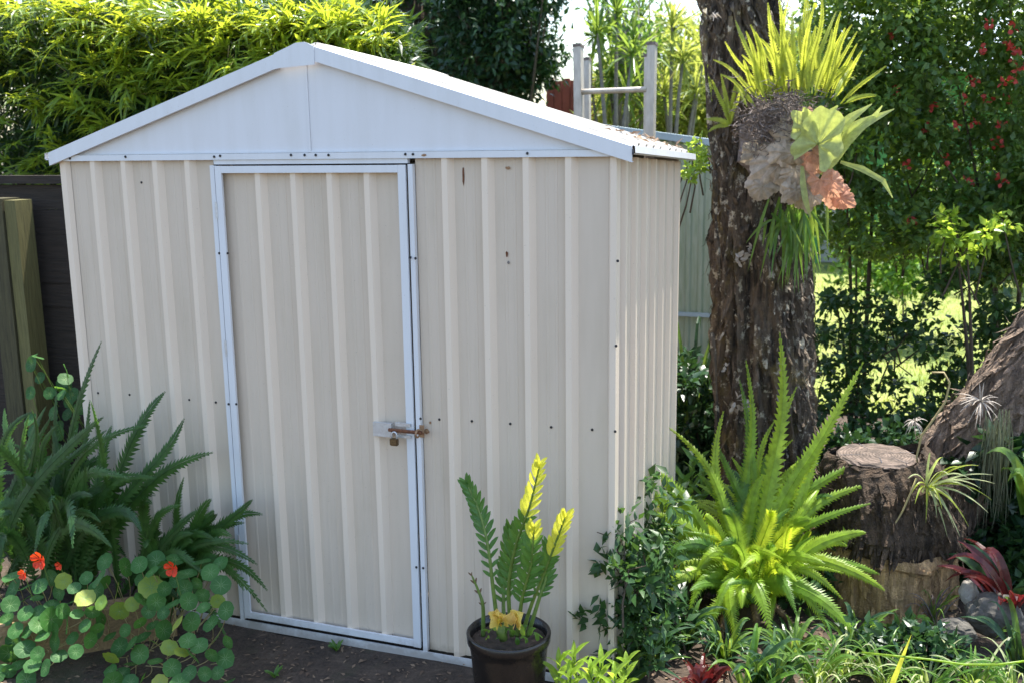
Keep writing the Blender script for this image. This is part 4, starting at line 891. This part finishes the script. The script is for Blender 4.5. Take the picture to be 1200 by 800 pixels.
for i in range(62):
    x = random.gauss(932, 14); a = at(x, random.uniform(225, 262), EY+random.uniform(-.08, .05)); tx = x+random.gauss(0, 14); b_ = at(tx, random.uniform(280, 345), EY-random.uniform(-.02, .10))
    strap(hg, a, b_, .03, .0075, M['strap'] if i % 3 else M['mid_leaf'], 'blade', .3, 7, (random.uniform(-.5, .5), -1, .2))

# ------------------------------------------------------------------ big sword fern, right of the pot
fc = at(878, 690, .62)
bf = thing('sword_fern', (fc.x, fc.y, 0), 'large sunlit bright green sword fern in front of the tree', 'fern')
ft = [  # tip x, tip y, tip Y, lift, width, base shift
 (912, 400, .95, .02, .046), (884, 492, .9, .02, .042), (1003, 432, 1.0, .03, .040), (850, 488, .85, .02, .036), (930, 460, 1.0, .05, .040), (893, 560, .70, .08, .040), (868, 452, 1.0, .02, .036),
 (752, 536, .70, .12, .038), (744, 572, .60, .14, .040), (790, 505, .85, .08, .036), (745, 640, .55, .20, .042), (738, 690, .50, .24, .044), (758, 748, .40, .24, .044),
 (800, 640, .55, .14, .038), (1012, 570, .85, .14, .044), (1010, 592, .75, .12, .040), (1000, 545, .95, .10, .036), (975, 488, 1.0, .06, .038), (1026, 690, .60, .20, .044), (1020, 672, .70, .18, .040),
 (965, 735, .42, .20, .046), (998, 748, .40, .22, .042), (905, 752, .34, .20, .048), (868, 762, .30, .22, .046), (835, 742, .36, .20, .044), (812, 720, .42, .20, .042), (780, 705, .5, .22, .040),
 (930, 718, .40, .20, .044), (825, 560, .8, .10, .038), (945, 610, .6, .14, .042), (905, 640, .5, .12, .042), (850, 600, .6, .12, .040), (960, 660, .5, .16, .044), (870, 665, .42, .14, .044),
 (820, 670, .5, .18, .040), (985, 640, .7, .14, .042), (940, 540, .9, .06, .040), (905, 500, .95, .04, .040), (770, 600, .7, .14, .038), (980, 700, .55, .2, .042), (860, 540, .85, .05, .038), (790, 770, .35, .2, .04), (720, 600, .6, .2, .03), (770, 660, .5, .22, .04), (830, 610, .6, .2, .036), (900, 600, .55, .15, .04), (955, 575, .8, .12, .038), (1005, 625, .6, .16, .036), (930, 680, .4, .12, .04), (870, 710, .36, .14, .044), (845, 640, .5, .16, .036), (915, 655, .45, .12, .036), (965, 520, .95, .06, .034), (840, 520, .9, .06, .034), (895, 540, .8, .05, .036), (875, 430, 1.0, .02, .030), (925, 520, .85, .05, .036), (765, 570, .65, .16, .03)]
for (x, y, Y, lf, w) in ft:
    x = 885+(x-885)*1.07; y = 668+(y-668)*1.03
    b0 = fc+Vector((random.uniform(-.07, .07), random.uniform(-.06, .06), random.uniform(-.04, .03))); tp = at(x, y, Y)
    tone = M['fern_bright'] if random.random() < .8 else M['fern_mid']
    fa = (random.uniform(-.3, .3), -.9, .55) if lf > .1 else (random.uniform(-.4, .4), -1, .3)
    frond('frond', b0, tp, (lf*.75 if lf > .1 else lf)+.03, w*random.uniform(.65, 1.2), int(random.uniform(38, 52)), tone, bf, fa, .10, sag=.1, side=random.uniform(-.10, .10))
for i in range(34):
    an = random.uniform(0, 2*math.pi); r_ = random.uniform(.10, .34); hh = random.uniform(-.02, .42)
    b0 = fc+Vector((random.uniform(-.10, .10), random.uniform(-.08, .10), -.04)); frond('frond', b0, b0+Vector((r_*math.cos(an), r_*.8*math.sin(an)-.03, hh)), random.uniform(.03, .12), random.uniform(.018, .036), int(random.uniform(26, 44)), M['fern_bright'] if i % 5 < 3 else M['fern_mid'], bf, (random.uniform(-.5, .5), -.9, .5), .1, sag=.15, side=random.uniform(-.1, .1))
for i in range(9):
    an = random.uniform(math.pi, 2*math.pi); r_ = random.uniform(.15, .3); b0 = fc+Vector((random.uniform(-.06, .06), 0, -.03)); frond('frond', b0, b0+Vector((r_*math.cos(an), r_*.7*math.sin(an), -.14)), .08, .02, 30, M['dry'], bf, (0, -.9, .5), .15, sag=.4, side=random.uniform(-.1, .1))
mb = MB(); mb.tube([(fc.x, fc.y, -.02), (fc.x, fc.y, .08), fc+Vector((0, 0, -.01))], [.05, .04, .03], 10); mb.build('root_mound', M['twig'], bf)
mf = thing('sword_fern', (fc.x-.1, fc.y+.35, 0), 'darker sword fern half hidden behind the large sunlit fern', 'fern')
for i in range(30):
    an = random.uniform(0, 2*math.pi); b0 = Vector((fc.x+.02, fc.y+.30, .02)); r_ = random.uniform(.2, .42); frond('frond', b0, b0+Vector((r_*math.cos(an), r_*.6*math.sin(an), random.uniform(.1, .5))), .18, .034, 36, M['fern_bright'] if i % 2 else M['fern_dark'], mf, (0, -.5, 1))

# ------------------------------------------------------------------ left dark sword ferns
lf0 = Vector((-2.10, -.22, .08))
lf_ = thing('sword_fern', tuple(lf0), 'dark green sword fern growing against the left shed corner', 'fern')
lt = [(118, 402, -.10, .05, .030), (192, 460, -.12, .08, .044), (248, 530, -.15, .10, .044), (66, 455, -.05, .05, .036), (100, 545, -.35, .05, .036), (60, 500, -.1, .08, .036), (30, 560, -.3, .12, .036), (5, 480, .0, .1, .036), (150, 560, -.35, .15, .038),
      (-10, 600, -.3, .14, .036), (60, 600, -.4, .18, .036), (130, 640, -.45, .2, .036), (15, 520, -.1, .1, .034), (105, 470, -.05, .05, .034), (85, 640, -.5, .22, .036), (40, 650, -.45, .2, .036), (180, 560, -.25, .12, .038), (130, 500, -.1, .06, .034), (0, 660, -.4, .18, .034), (165, 620, -.4, .16, .036)]
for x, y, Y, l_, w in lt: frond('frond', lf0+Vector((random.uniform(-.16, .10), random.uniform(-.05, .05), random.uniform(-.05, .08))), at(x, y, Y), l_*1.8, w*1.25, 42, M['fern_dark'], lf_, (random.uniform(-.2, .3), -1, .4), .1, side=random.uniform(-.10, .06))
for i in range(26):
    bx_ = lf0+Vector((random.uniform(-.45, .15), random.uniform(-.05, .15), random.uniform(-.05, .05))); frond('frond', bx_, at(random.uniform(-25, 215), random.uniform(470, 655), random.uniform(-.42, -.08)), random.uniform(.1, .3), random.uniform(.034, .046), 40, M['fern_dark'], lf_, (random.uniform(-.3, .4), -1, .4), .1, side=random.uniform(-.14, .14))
lg0 = Vector((-1.72, -.16, .06))
lg = thing('sword_fern', tuple(lg0), 'dark sword fern leaning over the foot of the shed door', 'fern')
lt = [(306, 602, -.14, .12, .030), (285, 612, -.18, .12, .030), (240, 600, -.12, .10, .034), (312, 715, -.30, .24, .026), (300, 660, -.25, .2, .03), (270, 640, -.2, .15, .03), (312, 690, -.22, .2, .028), (225, 625, -.3, .12, .032), (190, 600, -.2, .12, .034), (265, 745, -.35, .2, .028), (170, 640, -.3, .15, .032), (215, 560, -.1, .06, .03), (285, 690, -.3, .2, .028), (245, 680, -.35, .2, .028)]
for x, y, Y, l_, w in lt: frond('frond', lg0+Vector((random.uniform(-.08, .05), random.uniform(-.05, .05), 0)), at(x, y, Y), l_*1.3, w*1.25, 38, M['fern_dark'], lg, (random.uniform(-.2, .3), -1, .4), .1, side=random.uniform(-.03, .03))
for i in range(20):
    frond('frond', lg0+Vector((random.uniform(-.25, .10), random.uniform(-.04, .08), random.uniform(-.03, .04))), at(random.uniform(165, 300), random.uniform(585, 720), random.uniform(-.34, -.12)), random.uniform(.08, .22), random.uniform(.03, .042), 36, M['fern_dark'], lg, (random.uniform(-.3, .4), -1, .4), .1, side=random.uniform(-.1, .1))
lh = thing('sword_fern', (-2.9, .25, 0), 'shaded sword fern at the foot of the paling fence', 'fern')
for i in range(22):
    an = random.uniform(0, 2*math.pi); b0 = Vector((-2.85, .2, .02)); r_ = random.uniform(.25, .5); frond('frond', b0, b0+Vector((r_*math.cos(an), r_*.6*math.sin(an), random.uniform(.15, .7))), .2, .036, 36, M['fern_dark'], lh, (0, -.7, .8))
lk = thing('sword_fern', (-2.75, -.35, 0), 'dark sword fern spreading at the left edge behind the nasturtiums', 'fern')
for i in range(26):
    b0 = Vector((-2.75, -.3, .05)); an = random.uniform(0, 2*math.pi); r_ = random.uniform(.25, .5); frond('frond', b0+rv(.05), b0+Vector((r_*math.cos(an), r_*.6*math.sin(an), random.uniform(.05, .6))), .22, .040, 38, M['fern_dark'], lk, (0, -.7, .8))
# fence climber with rounded leaves
def round_leaf_mesh(name, mat, seed, lob=.04):
    random.seed(seed); mb = MB(); k = 20; vs = [(0, 0, -.10)]
    for ring, rad in enumerate((.12, .55, 1.0)):
        for q in range(k):
            an = 2*math.pi*q/k; r_ = rad*(1+lob*math.cos(an*8+seed)*ring/2+.04*random.uniform(-1, 1)*(ring == 2)); vs.append((r_*math.cos(an), r_*math.sin(an), (-.06, .0, .02+.05*math.sin(an*3+seed))[ring]))
    mb.add(vs, [(0, 1+q, 1+(q+1) % k) for q in range(k)]+[(1+(g)*k+q, 1+(g+1)*k+q, 1+(g+1)*k+(q+1) % k, 1+g*k+(q+1) % k) for g in range(2) for q in range(k)], 0)
    for q in range(8):    # radial veins, slightly raised
        an = 2*math.pi*q/8+.2; d = Vector((math.cos(an), math.sin(an), 0)); s_ = Vector((-d.y, d.x, 0))*.022
        mb.add([d*.08+s_+Vector((0, 0, -.055)), d*.08-s_+Vector((0, 0, -.055)), d*.5-s_*.6+Vector((0, 0, .012)), d*.5+s_*.6+Vector((0, 0, .012)), d*.88+Vector((0, 0, .032+.05*math.sin(an*3+seed)))], [(0, 1, 2, 3), (3, 2, 4)], 1)
    return mb.mesh(name, [mat, M['vein']], False)
RL = [round_leaf_mesh('leaf', M['nasty'], s) for s in range(5)]; RY = [round_leaf_mesh('leaf', M['nasty_yellow'], s+9, .06) for s in range(3)]
random.seed(33)
cl = thing('creeper', (-2.75, .55, 0), 'round leaved creeper climbing in the dark gap beside the fence post', 'creeper')
mb = MB()
for i in range(34):
    p = at(random.uniform(35, 95), random.uniform(415, 560), .42+random.uniform(-.08, .08)); inst('leaf', random.choice(RL), frame(p, rv(), (random.uniform(-.6, .6), -1, .5), random.uniform(.022, .04)), cl)
    mb.tube([p, p+Vector((random.uniform(-.05, .05), .06, -.15))], .0015, 4)
mb.build('stems', M['stem'], cl)['kind'] = 'stuff'

# ------------------------------------------------------------------ nasturtiums
def nast(label, x0, x1, y0, y1, Yf, n_, foot, fixed=(), yellowp=.12, flowers=()):
    t = thing('nasturtium', tuple(foot), label, 'nasturtium', 'nasturtiums in the sleeper bed'); mb = MB(); f = Vector(foot); pts = []
    cand = list(fixed); tr_ = 0
    while len(cand) < n_ and tr_ < 4000:
        tr_ += 1; x, y = random.uniform(x0, x1), random.uniform(y0, y1)
        if not (35 < x < 128 and y > 812-.55*x) and all((x-a)**2+(y-b_)**2 > 14**2 for a, b_, *_ in cand): cand.append((x, y, random.uniform(.026, .041), random.random() < yellowp))
    for x, y, s_, yl in cand:
        p = at(x, y, Yf(x, y)); 
        if p.z < .03: p.z = .03
        nrm = Vector((random.gauss(.1, .35), random.gauss(-.75, .3), random.gauss(.75, .3)))
        inst('leaf', random.choice(RY if yl else RL), frame(p, rv(), nrm, s_*.88), t)
        pts.append(p); a = f+Vector((random.uniform(-.2, .2), random.uniform(-.08, .08), 0)); a = a.lerp(Vector((p.x, p.y+.1, max(.0, p.z-.2))), .6)
        mb.tube(bez(a, a.lerp(p, .5)+Vector((0, .05, -.03)), p-nrm.normalized()*.004, 6), .0016, 4)
    mb.build('stems', M['palestem'], t)['kind'] = 'stuff'
    for (x, y, s_) in flowers:
        c = at(x, y, Yf(x, y)-.05); fb = MB(); fb.tube([c+Vector((0, .03, -.12)), c+Vector((0, .01, -.03)), c], .0016, 5); fo = fb.build('flower', M['stem'], t)
        for i in range(5):
            an = 2*math.pi*i/5+.3; d = Vector((math.cos(an), -.25, math.sin(an))).normalized(); n0 = Vector((0, -1, .1)); sd = d.cross(n0).normalized(); pm = MB(); vs = []
            for g, (u, w) in enumerate([(.0, .08), (.35, .15), (.65, .38), (.9, .42), (1.05, .25)]):
                for q in range(5):
                    e = (q-2)/2; vs.append(c+d*s_*(u-.08*e*e*u)+sd*s_*w*e+n0*s_*(.25*u*u-.06*math.sin(q*2.2+g))*.8)
            pm.add(vs, [(g*5+q, g*5+q+1, (g+1)*5+q+1, (g+1)*5+q) for g in range(4) for q in range(4)]); pm.build('petal', M['red'], fo)
    return t
yf = lambda x, y: -.30-.0010*(y-640)*1.6 + .03*math.sin(x*.3+y*.17)
nast('nasturtium with two scarlet flowers spilling over the left sleeper end', -25, 120, 675, 800, lambda x, y: yf(x, y)-.10, 64, (-2.2, -.42, .10), [(15, 690, .045, False), (60, 725, .05, False), (10, 765, .045, False), (100, 700, .04, True)], .06, [(48, 655, .034), (70, 662, .016), (28, 672, .020)])
nast('nasturtium with one scarlet flower and the largest pale veined leaf', 110, 268, 655, 800, yf, 74, (-1.75, -.35, .08), [(177, 687, .052, True), (147, 664, .040, False), (203, 707, .030, False), (208, 730, .036, True), (221, 704, .036, False), (247, 730, .036, False), (220, 750, .034, False), (248, 767, .028, False), (222, 788, .030, False), (240, 789, .028, False), (130, 770, .036, True), (140, 715, .04, True), (95, 702, .04, True), (206, 680, .036, False), (205, 655, .036, False)], .10, [(203, 665, .029)])
# weed and dead leaves
def scatter_plants():
    for (x, y, lb) in [(392, 760, 'tiny green weed in the bare soil before the door'), (318, 795, 'small low weed at the lower edge of the soil')]:
        pass
for i, (x, y, lb) in enumerate([(395, 762, 'tiny weed in the soil right below the door'), (322, 793, 'low weed near the bottom edge of the bare soil')]):
    d = fwd + right*((x-600)/1200.2) - up*((y-400)/1200.2); p = CAM + d*(-CAM.z/d.z); t = thing('weed', (p.x, p.y, 0), lb, 'weed', 'weeds in the bare soil')
    for j in range(9):
        an = random.uniform(0, 6.28); strap(t, p, p+Vector((math.cos(an)*.035, math.sin(an)*.035, .015+.02*random.random())), .012, .006, M['mid_leaf'], 'leaf')

# ------------------------------------------------------------------ potted plant
PX, PY = -.262, -.30
prz = at(595, 738, PY).z; pr_ = .128
pot = thing('plant_pot', (PX, PY, 0), 'round glossy black plant pot in front of the shed', 'pot')
mb = MB(); prof = [(.088, .004), (.096, .010), (.110, .10), (.122, prz-.06), (.126, prz-.035), (.132, prz-.030), (.134, prz-.004), (.130, prz), (.122, prz-.002), (.119, prz-.03), (.112, prz-.08), (.0, prz-.08)]
ns = 48; vs = [(PX+r_*math.cos(2*math.pi*q/ns), PY+r_*math.sin(2*math.pi*q/ns), z) for r_, z in prof for q in range(ns)]
mb.add(vs, [(i*ns+q, i*ns+(q+1) % ns, (i+1)*ns+(q+1) % ns, (i+1)*ns+q) for i in range(len(prof)-1) for q in range(ns)]); mb.build('pot_body', M['pot'], pot, True)
mb = MB(); vs = [(PX, PY, prz-.03)]+[(PX+r_*math.cos(2*math.pi*q/24), PY+r_*math.sin(2*math.pi*q/24), prz-.033+.008*noise.noise(Vector((q, r_*60, 0)))) for r_ in (.05, .1, .119) for q in range(24)]
mb.add(vs, [(0, 1+q, 1+(q+1) % 24) for q in range(24)]+[(1+g*24+q, 1+(g+1)*24+q, 1+(g+1)*24+(q+1) % 24, 1+g*24+(q+1) % 24) for g in range(2) for q in range(24)]); mb.build('potting_soil', M['soil'], pot)
zzp = thing('cardboard_palm', (PX, PY, prz-.03), 'upright palm like plant with lime yellow tips in the black pot', 'potted plant')
mb = MB(); mb.ribbon([(0, 0, 0), (0, .25, .03), (0, .55, .03), (0, .85, 0), (0, 1, -.03)], [.05, .15, .165, .10, .004], Vector((0, 0, 1)), .3); zl = mb.mesh('leaflet', M['zz']); zn = mb.mesh('leaflet', M['zz_new'])
mb = MB(); mb.ribbon([(0, 0, 0), (0, .25, .03), (0, .55, .03), (0, .85, 0), (0, 1, -.03)], [.05, .14, .16, .09, .004], Vector((0, 0, 1)), .3); zd = mb.mesh('leaflet', M['dry'])
def zz(bpx, pts, Ys, npair, ll, newfrom, mats=None, bend=.9, bare=.3):
    P3 = [at(x, y, Y) for (x, y), Y in zip(pts, Ys)]; cur = []
    n_ = 24
    for i in range(n_+1):
        t = i/n_*(len(P3)-1); k = min(len(P3)-2, int(t)); f = t-k
        pm1 = P3[max(0, k-1)]; p0 = P3[k]; p1 = P3[k+1]; p2 = P3[min(len(P3)-1, k+2)]
        cur.append(.5*((2*p0)+(p1-pm1)*f+(2*pm1-5*p0+4*p1-p2)*f*f+(3*p0-pm1-3*p1+p2)*f**3))
    mb = MB(); mb.tube(cur, [.0065*(1-.8*i/n_)+.0012 for i in range(n_+1)], 7); s_ = mb.build('frond_stem', M['stem'], zzp, True)
    for j in range(npair):
        u = bare+(1-bare)*j/(npair-1); k = u*n_; i = min(n_-1, int(k)); p = cur[i].lerp(cur[i+1], k-i); tg = (cur[i+1]-cur[i]).normalized(); sd = tg.cross(Vector((.25, -1, .1))).normalized(); nn = sd.cross(tg)
        for sg in (-1, 1):
            d = sd*sg*(1.0-.5*u)+tg*(bend*(.55+.8*u))+nn*random.uniform(-.25, .25); l_ = ll*(.65+.5*math.sin(math.pi*min(1, (j+1)/npair)*.8))*random.uniform(.88, 1.1)*(1-.25*u)
            me = (zn if u > newfrom else zl) if mats is None else mats
            inst('leaflet', me, frame(p, d, (random.uniform(-.3, .3), -1, .8), l_), s_)
    return s_
zz(0, [(585, 745), (578, 690), (572, 640), (562, 600), (548, 568)], [-.30, -.31, -.30, -.28, -.27], 14, .058, 2.0, bare=.32)
zz(0, [(600, 745), (596, 690), (604, 640), (620, 595), (632, 546)], [-.30, -.30, -.32, -.35, -.37], 19, .060, .66, bare=.22)
zz(0, [(606, 745), (612, 700), (622, 662), (626, 620)], [-.30, -.33, -.36, -.38], 13, .066, .84, bare=.3)
zz(0, [(612, 745), (622, 710), (640, 665), (662, 606)], [-.30, -.32, -.34, -.36], 12, .058, .74, bare=.60)
zz(0, [(592, 745), (590, 700), (594, 660), (598, 620)], [-.30, -.26, -.24, -.23], 12, .055, 2.0, bare=.3)
zz(0, [(618, 745), (632, 700), (640, 675), (642, 640)], [-.28, -.26, -.24, -.22], 10, .052, 2.0, bare=.35)
zz(0, [(566, 745), (566, 710), (560, 690), (553, 674)], [-.30, -.31, -.31, -.32], 4, .022, 2.0, zd, bare=.35)
ro = thing('yellow_rosette', tuple(at(592, 742, -.36)), 'low yellow and peach rosette plant at the pot centre', 'plant')
mb = MB(); mb.tube([at(590, 748, -.34), at(586, 735, -.36)], .014, 8); mb.build('stem', M['stem'], ro, True)
mb = MB(); vs = []
for g, (u, w, z) in enumerate([(0, .12, 0), (.25, .34, .06), (.55, .46, .12), (.82, .36, .10), (1.0, .05, -.04)]):
    for q in range(5): e = (q-2)/2; vs.append((w*e, u, z+.16*e*e))
mb.add(vs, [(g*5+q, g*5+q+1, (g+1)*5+q+1, (g+1)*5+q) for g in range(4) for q in range(4)]); cupm = mb.mesh('rosette_leaf', M['cup'], True)
for (bx_, by_, tx, ty, s_) in [(584, 728, 574, 719, .046), (586, 728, 583, 706, .050), (590, 728, 594, 712, .044), (604, 730, 600, 708, .052), (608, 730, 616, 710, .055), (604, 731, 609, 718, .044), (583, 730, 590, 722, .042), (584, 724, 580, 700, .040), (608, 726, 602, 700, .036)]:
    a = at(bx_, by_, -.36); b_ = at(tx, ty, -.42); inst('rosette_leaf', cupm, frame(a, b_-a, (random.uniform(-.3, .3), -.9, .6), s_*1.35), ro)
gp = thing('pot_seedling', tuple(at(562, 745, -.37)), 'little green seedlings at the left rim of the pot soil', 'seedling')
for i in range(16):
    a = at(random.uniform(556, 640), random.uniform(738, 756), -.35+random.uniform(-.04, .03)); strap(gp, a, a+Vector((random.uniform(-.03, .03), random.uniform(-.03, .01), random.uniform(.005, .03))), .012, .008, M['mid_leaf'] if i % 4 else M['lime_leaf'], 'leaf')

# ------------------------------------------------------------------ shrubs and strap plants between pot and fern
bush('leafy_shrub', 'low dark leafy shrub between the pot and the sunlit fern', 'shrub', 684, 780, 610, 790, -.05, .45, 105, 18, .055, .052, .012, M['shrub_leaf'], 715, .22, nb=30, nbr=12)
bush('leafy_shrub', 'narrow leaved green shrub against the shed corner', 'shrub', 715, 800, 560, 700, .35, .8, 55, 14, .055, .055, .012, M['shrub_leaf'], 765, .6, nb=14)
def shoots(name, label, cat, spots, leaves, ll, lw, mat, h, group=None):
    x0, y0, Y0 = spots[0]; f = at(x0, y0, Y0); f.z = 0; t = thing(name, tuple(f), label, cat, group)
    for x, y, Y in spots:
        tp = at(x, y, Y); ba = Vector((tp.x+random.uniform(-.03, .03), tp.y+random.uniform(0, .05), max(0.0, tp.z-h))); mb = MB(); mb.tube(bez(ba, ba.lerp(tp, .5)+rv(.01), tp, 6), .0025, 5); mb.build('stem', M['stem'], t)
        for i in range(leaves):
            u = .35+.65*i/(leaves-1); p = ba.lerp(tp, u); an = i*2.4; d = Vector((math.cos(an), math.sin(an)-.2, .5+u*.5)).normalized(); strap(t, p, p+d*ll*random.uniform(.7, 1.15), .012, lw, mat, 'leaf', .3, 6)
    return t
shoots('garden_shoot', 'bright green leafy shoots at the bottom edge beside the pot', 'plant', [(655, 775, -.30), (672, 768, -.26), (690, 785, -.30), (705, 775, -.25), (720, 790, -.28), (668, 792, -.32), (735, 775, -.2)], 9, .075, .010, M['lime_leaf'], .14)
shoots('red_tipped_shoot', 'tall dark shoot with a red tip against the shed side wall', 'plant', [(770, 458, .95), (776, 490, .98)], 24, .05, .006, M['mid_leaf'], .55)
shoots('papaya_seedling', 'star leaved young plant behind the left fern fronds', 'plant', [(812, 540, 1.1), (825, 552, 1.1), (800, 560, 1.05)], 10, .10, .014, M['mid_leaf'], .3)
def straps(name, label, cat, px, py, Y, n_, r_, h, w, mats, group=None, spread=1.0, zf=0):
    f = at(px, py, Y); f.z = zf; t = thing(name, tuple(f), label, cat, group)
    for i in range(n_):
        an = random.uniform(0, 2*math.pi); rr_ = r_*random.uniform(.4, 1.1); tip = f+Vector((math.cos(an)*rr_*spread, math.sin(an)*rr_*spread, h*random.uniform(.3, 1.0)))
        strap(t, f+Vector((random.uniform(-.02, .02), random.uniform(-.02, .02), 0)), tip, h*random.uniform(.4, .8), w*random.uniform(.8, 1.2), mats[i % len(mats)], 'leaf', .35, 9)
    return t
straps('strap_leaf_plant', 'dark strap leaved plant under the bright fern near the bottom edge', 'plant', 735, 790, .02, 18, .22, .22, .012, [M['strap'], M['dark_leaf']])
straps('strap_leaf_plant', 'broad dark strap leaved plant below the middle of the bright fern', 'plant', 880, 798, .10, 18, .2, .2, .013, [M['strap'], M['dark_leaf'], M['mid_leaf']])
straps('shade_palm', 'dark narrow leaved palm in the gap between shed and tree', 'palm', 806, 560, 1.9, 22, .3, 1.0, .010, [M['strap'], M['dark_leaf']])
straps('red_bromeliad', 'small dark red bromeliad at the bottom edge under the fern', 'bromeliad', 822, 800, .05, 14, .13, .13, .014, [M['brom']], 'dark red bromeliads')
for k, (px, py, Y, lb) in enumerate([(985, 800, .30, 'variegated grass clump at the foot of the fern, nearest the stump'), (1035, 800, .28, 'variegated grass clump in front of the middle of the stump'), (1085, 805, .26, 'pale striped grass clump below the right side of the stump'), (1140, 810, .3, 'striped grass clump between the rocks and the bottom edge'), (955, 805, .18, 'thin green grass clump at the bottom edge below the fern'), (1190, 815, .3, 'last striped grass clump toward the photo corner')]):
    straps('striped_grass', lb, 'grass clump', px, py, Y, 36, .19, .18, .0046, [M['strap_pale'], M['strap'], M['mid_leaf'], M['strap']], 'striped grass clumps along the bottom right')
yb = thing('yellow_shoot', tuple(at(1045, 810, .1)), 'single bright yellow shoot standing in the striped grass', 'plant')
strap(yb, at(1040, 815, .1), at(1068, 743, .08), .0, .008, M['zz_new'], 'blade', .2, 9, (0, -1, .2))
gr = thing('trailing_runner', tuple(at(1100, 770, .1)), 'long green runner trailing across the grass to the corner', 'runner')
mb = MB(); mb.tube([at(x, y, .08) for x, y in [(1010, 764), (1050, 768), (1090, 772), (1130, 778), (1170, 778), (1215, 772)]], .0032, 6); mb.build('stem', M['lime_leaf'], gr, True)
straps('red_bromeliad', 'dark red bromeliad with long leaves right of the stump', 'bromeliad', 1185, 690, .75, 16, .24, .26, .020, [M['brom'], M['brom'], M['dark_leaf']], 'dark red bromeliads', zf=.12)
straps('green_bromeliad', 'broad green leaved plant at the right edge above the rock', 'bromeliad', 1210, 560, 1.0, 14, .22, .25, .024, [M['mid_leaf'], M['strap']], zf=.42)
straps('small_fern_tuft', 'pale tangled root tuft at the foot of the stump', 'plant', 1095, 690, .84, 36, .12, .16, .003, [M['root'], M['strap']])
straps('small_fern_tuft', 'thin green tuft hanging at the left side of the stump', 'plant', 968, 590, 1.0, 30, .10, .12, .003, [M['strap'], M['airplant']], zf=.3)
for k, (px, py, Y, n_, r_, h, m_, lb) in enumerate([(690, 700, .35, 26, .18, .25, 'strap', 'dark strap plant between the leafy shrubs'), (800, 740, .35, 26, .18, .18, 'dark_leaf', 'dark strap plant tucked under the left fronds of the bright fern'),
        (930, 760, .35, 30, .18, .16, 'strap', 'green strap plant below the right fronds of the bright fern'), (1000, 740, .55, 30, .16, .16, 'mid_leaf', 'green strap plant at the left foot of the stump'), (1200, 760, .55, 20, .2, .25, 'dark_leaf', 'dark broad strap plant right of the rocks')]):
    straps('strap_leaf_plant', lb, 'plant', px, py, Y, n_, r_, h, .010, [M[m_], M['strap'], M['dark_leaf']])
bush('ground_bush', 'low dark ground cover bush between the shrub and the bright fern', 'bush', 690, 800, 690, 800, .25, .6, 40, 26, .07, .05, .016, M['dark_leaf'], 790, .5, nb=12, nbr=3)
bush('ground_bush', 'low dark ground cover bush in front of the stump', 'bush', 960, 1130, 745, 800, .35, .6, 34, 24, .07, .045, .014, M['dark_leaf'], 1010, .55, nb=12, nbr=3)
bush('ground_bush', 'dark leafy ground cover growing beneath the bright fern', 'bush', 770, 960, 665, 720, .75, 1.0, 50, 24, .07, .045, .013, M['shrub_leaf'], 860, .7, nb=12, nbr=2)
bush('ground_bush', 'dark leafy ground cover around the rocks at the stump foot', 'bush', 1125, 1230, 620, 740, 1.1, 1.4, 40, 24, .07, .05, .015, M['shrub_leaf'], 1190, .9, nb=8, nbr=2)
for k, (px, py, Y, lb) in enumerate([(770, 770, .2, 'dark strap clump just left of the red bromeliad by the bottom edge'), (850, 760, .3, 'dark strap clump between bromeliad and bright fern'), (905, 785, .15, 'dark strap clump left of the striped grass')]):
    straps('strap_leaf_plant', lb, 'plant', px, py, Y, 34, .17, .17, .008, [M['shrub_leaf'], M['dark_leaf'], M['strap']])
# rocks
def rock(px, py, Y, r_, sq, mat, label):
    c = at(px, py, Y); t = thing('garden_rock', (c.x, c.y, 0), label, 'rock', 'rocks beside the stump'); bm = bmesh.new(); bmesh.ops.create_icosphere(bm, subdivisions=4, radius=1)
    for v in bm.verts:
        d = v.co.normalized(); k = 1+.22*noise.noise(d*1.6+Vector((px, 0, 0)))+.08*noise.noise(d*5+Vector((px, 0, 0)))+.03*noise.noise(d*13); v.co = Vector((d.x*r_*k*sq[0], d.y*r_*k*sq[1], d.z*r_*k*sq[2]))+Vector((0, 0, c.z))
    me = bpy.data.meshes.new('stone'); bm.to_mesh(me); bm.free(); me.materials.append(mat); o = bpy.data.objects.new('stone', me); COL.objects.link(o); o.parent = t
rock(1166, 720, .72, .095, (1, .8, .85), M['rock'], 'grey rounded rock right of the stump foot')
rock(1135, 693, .80, .045, (.7, .6, 1.1), M['palerock'], 'pale upright stone between stump and grey rock')
rock(1120, 740, .62, .06, (1.1, .8, .8), M['rock'], 'dark low stone in front of the stump foot')
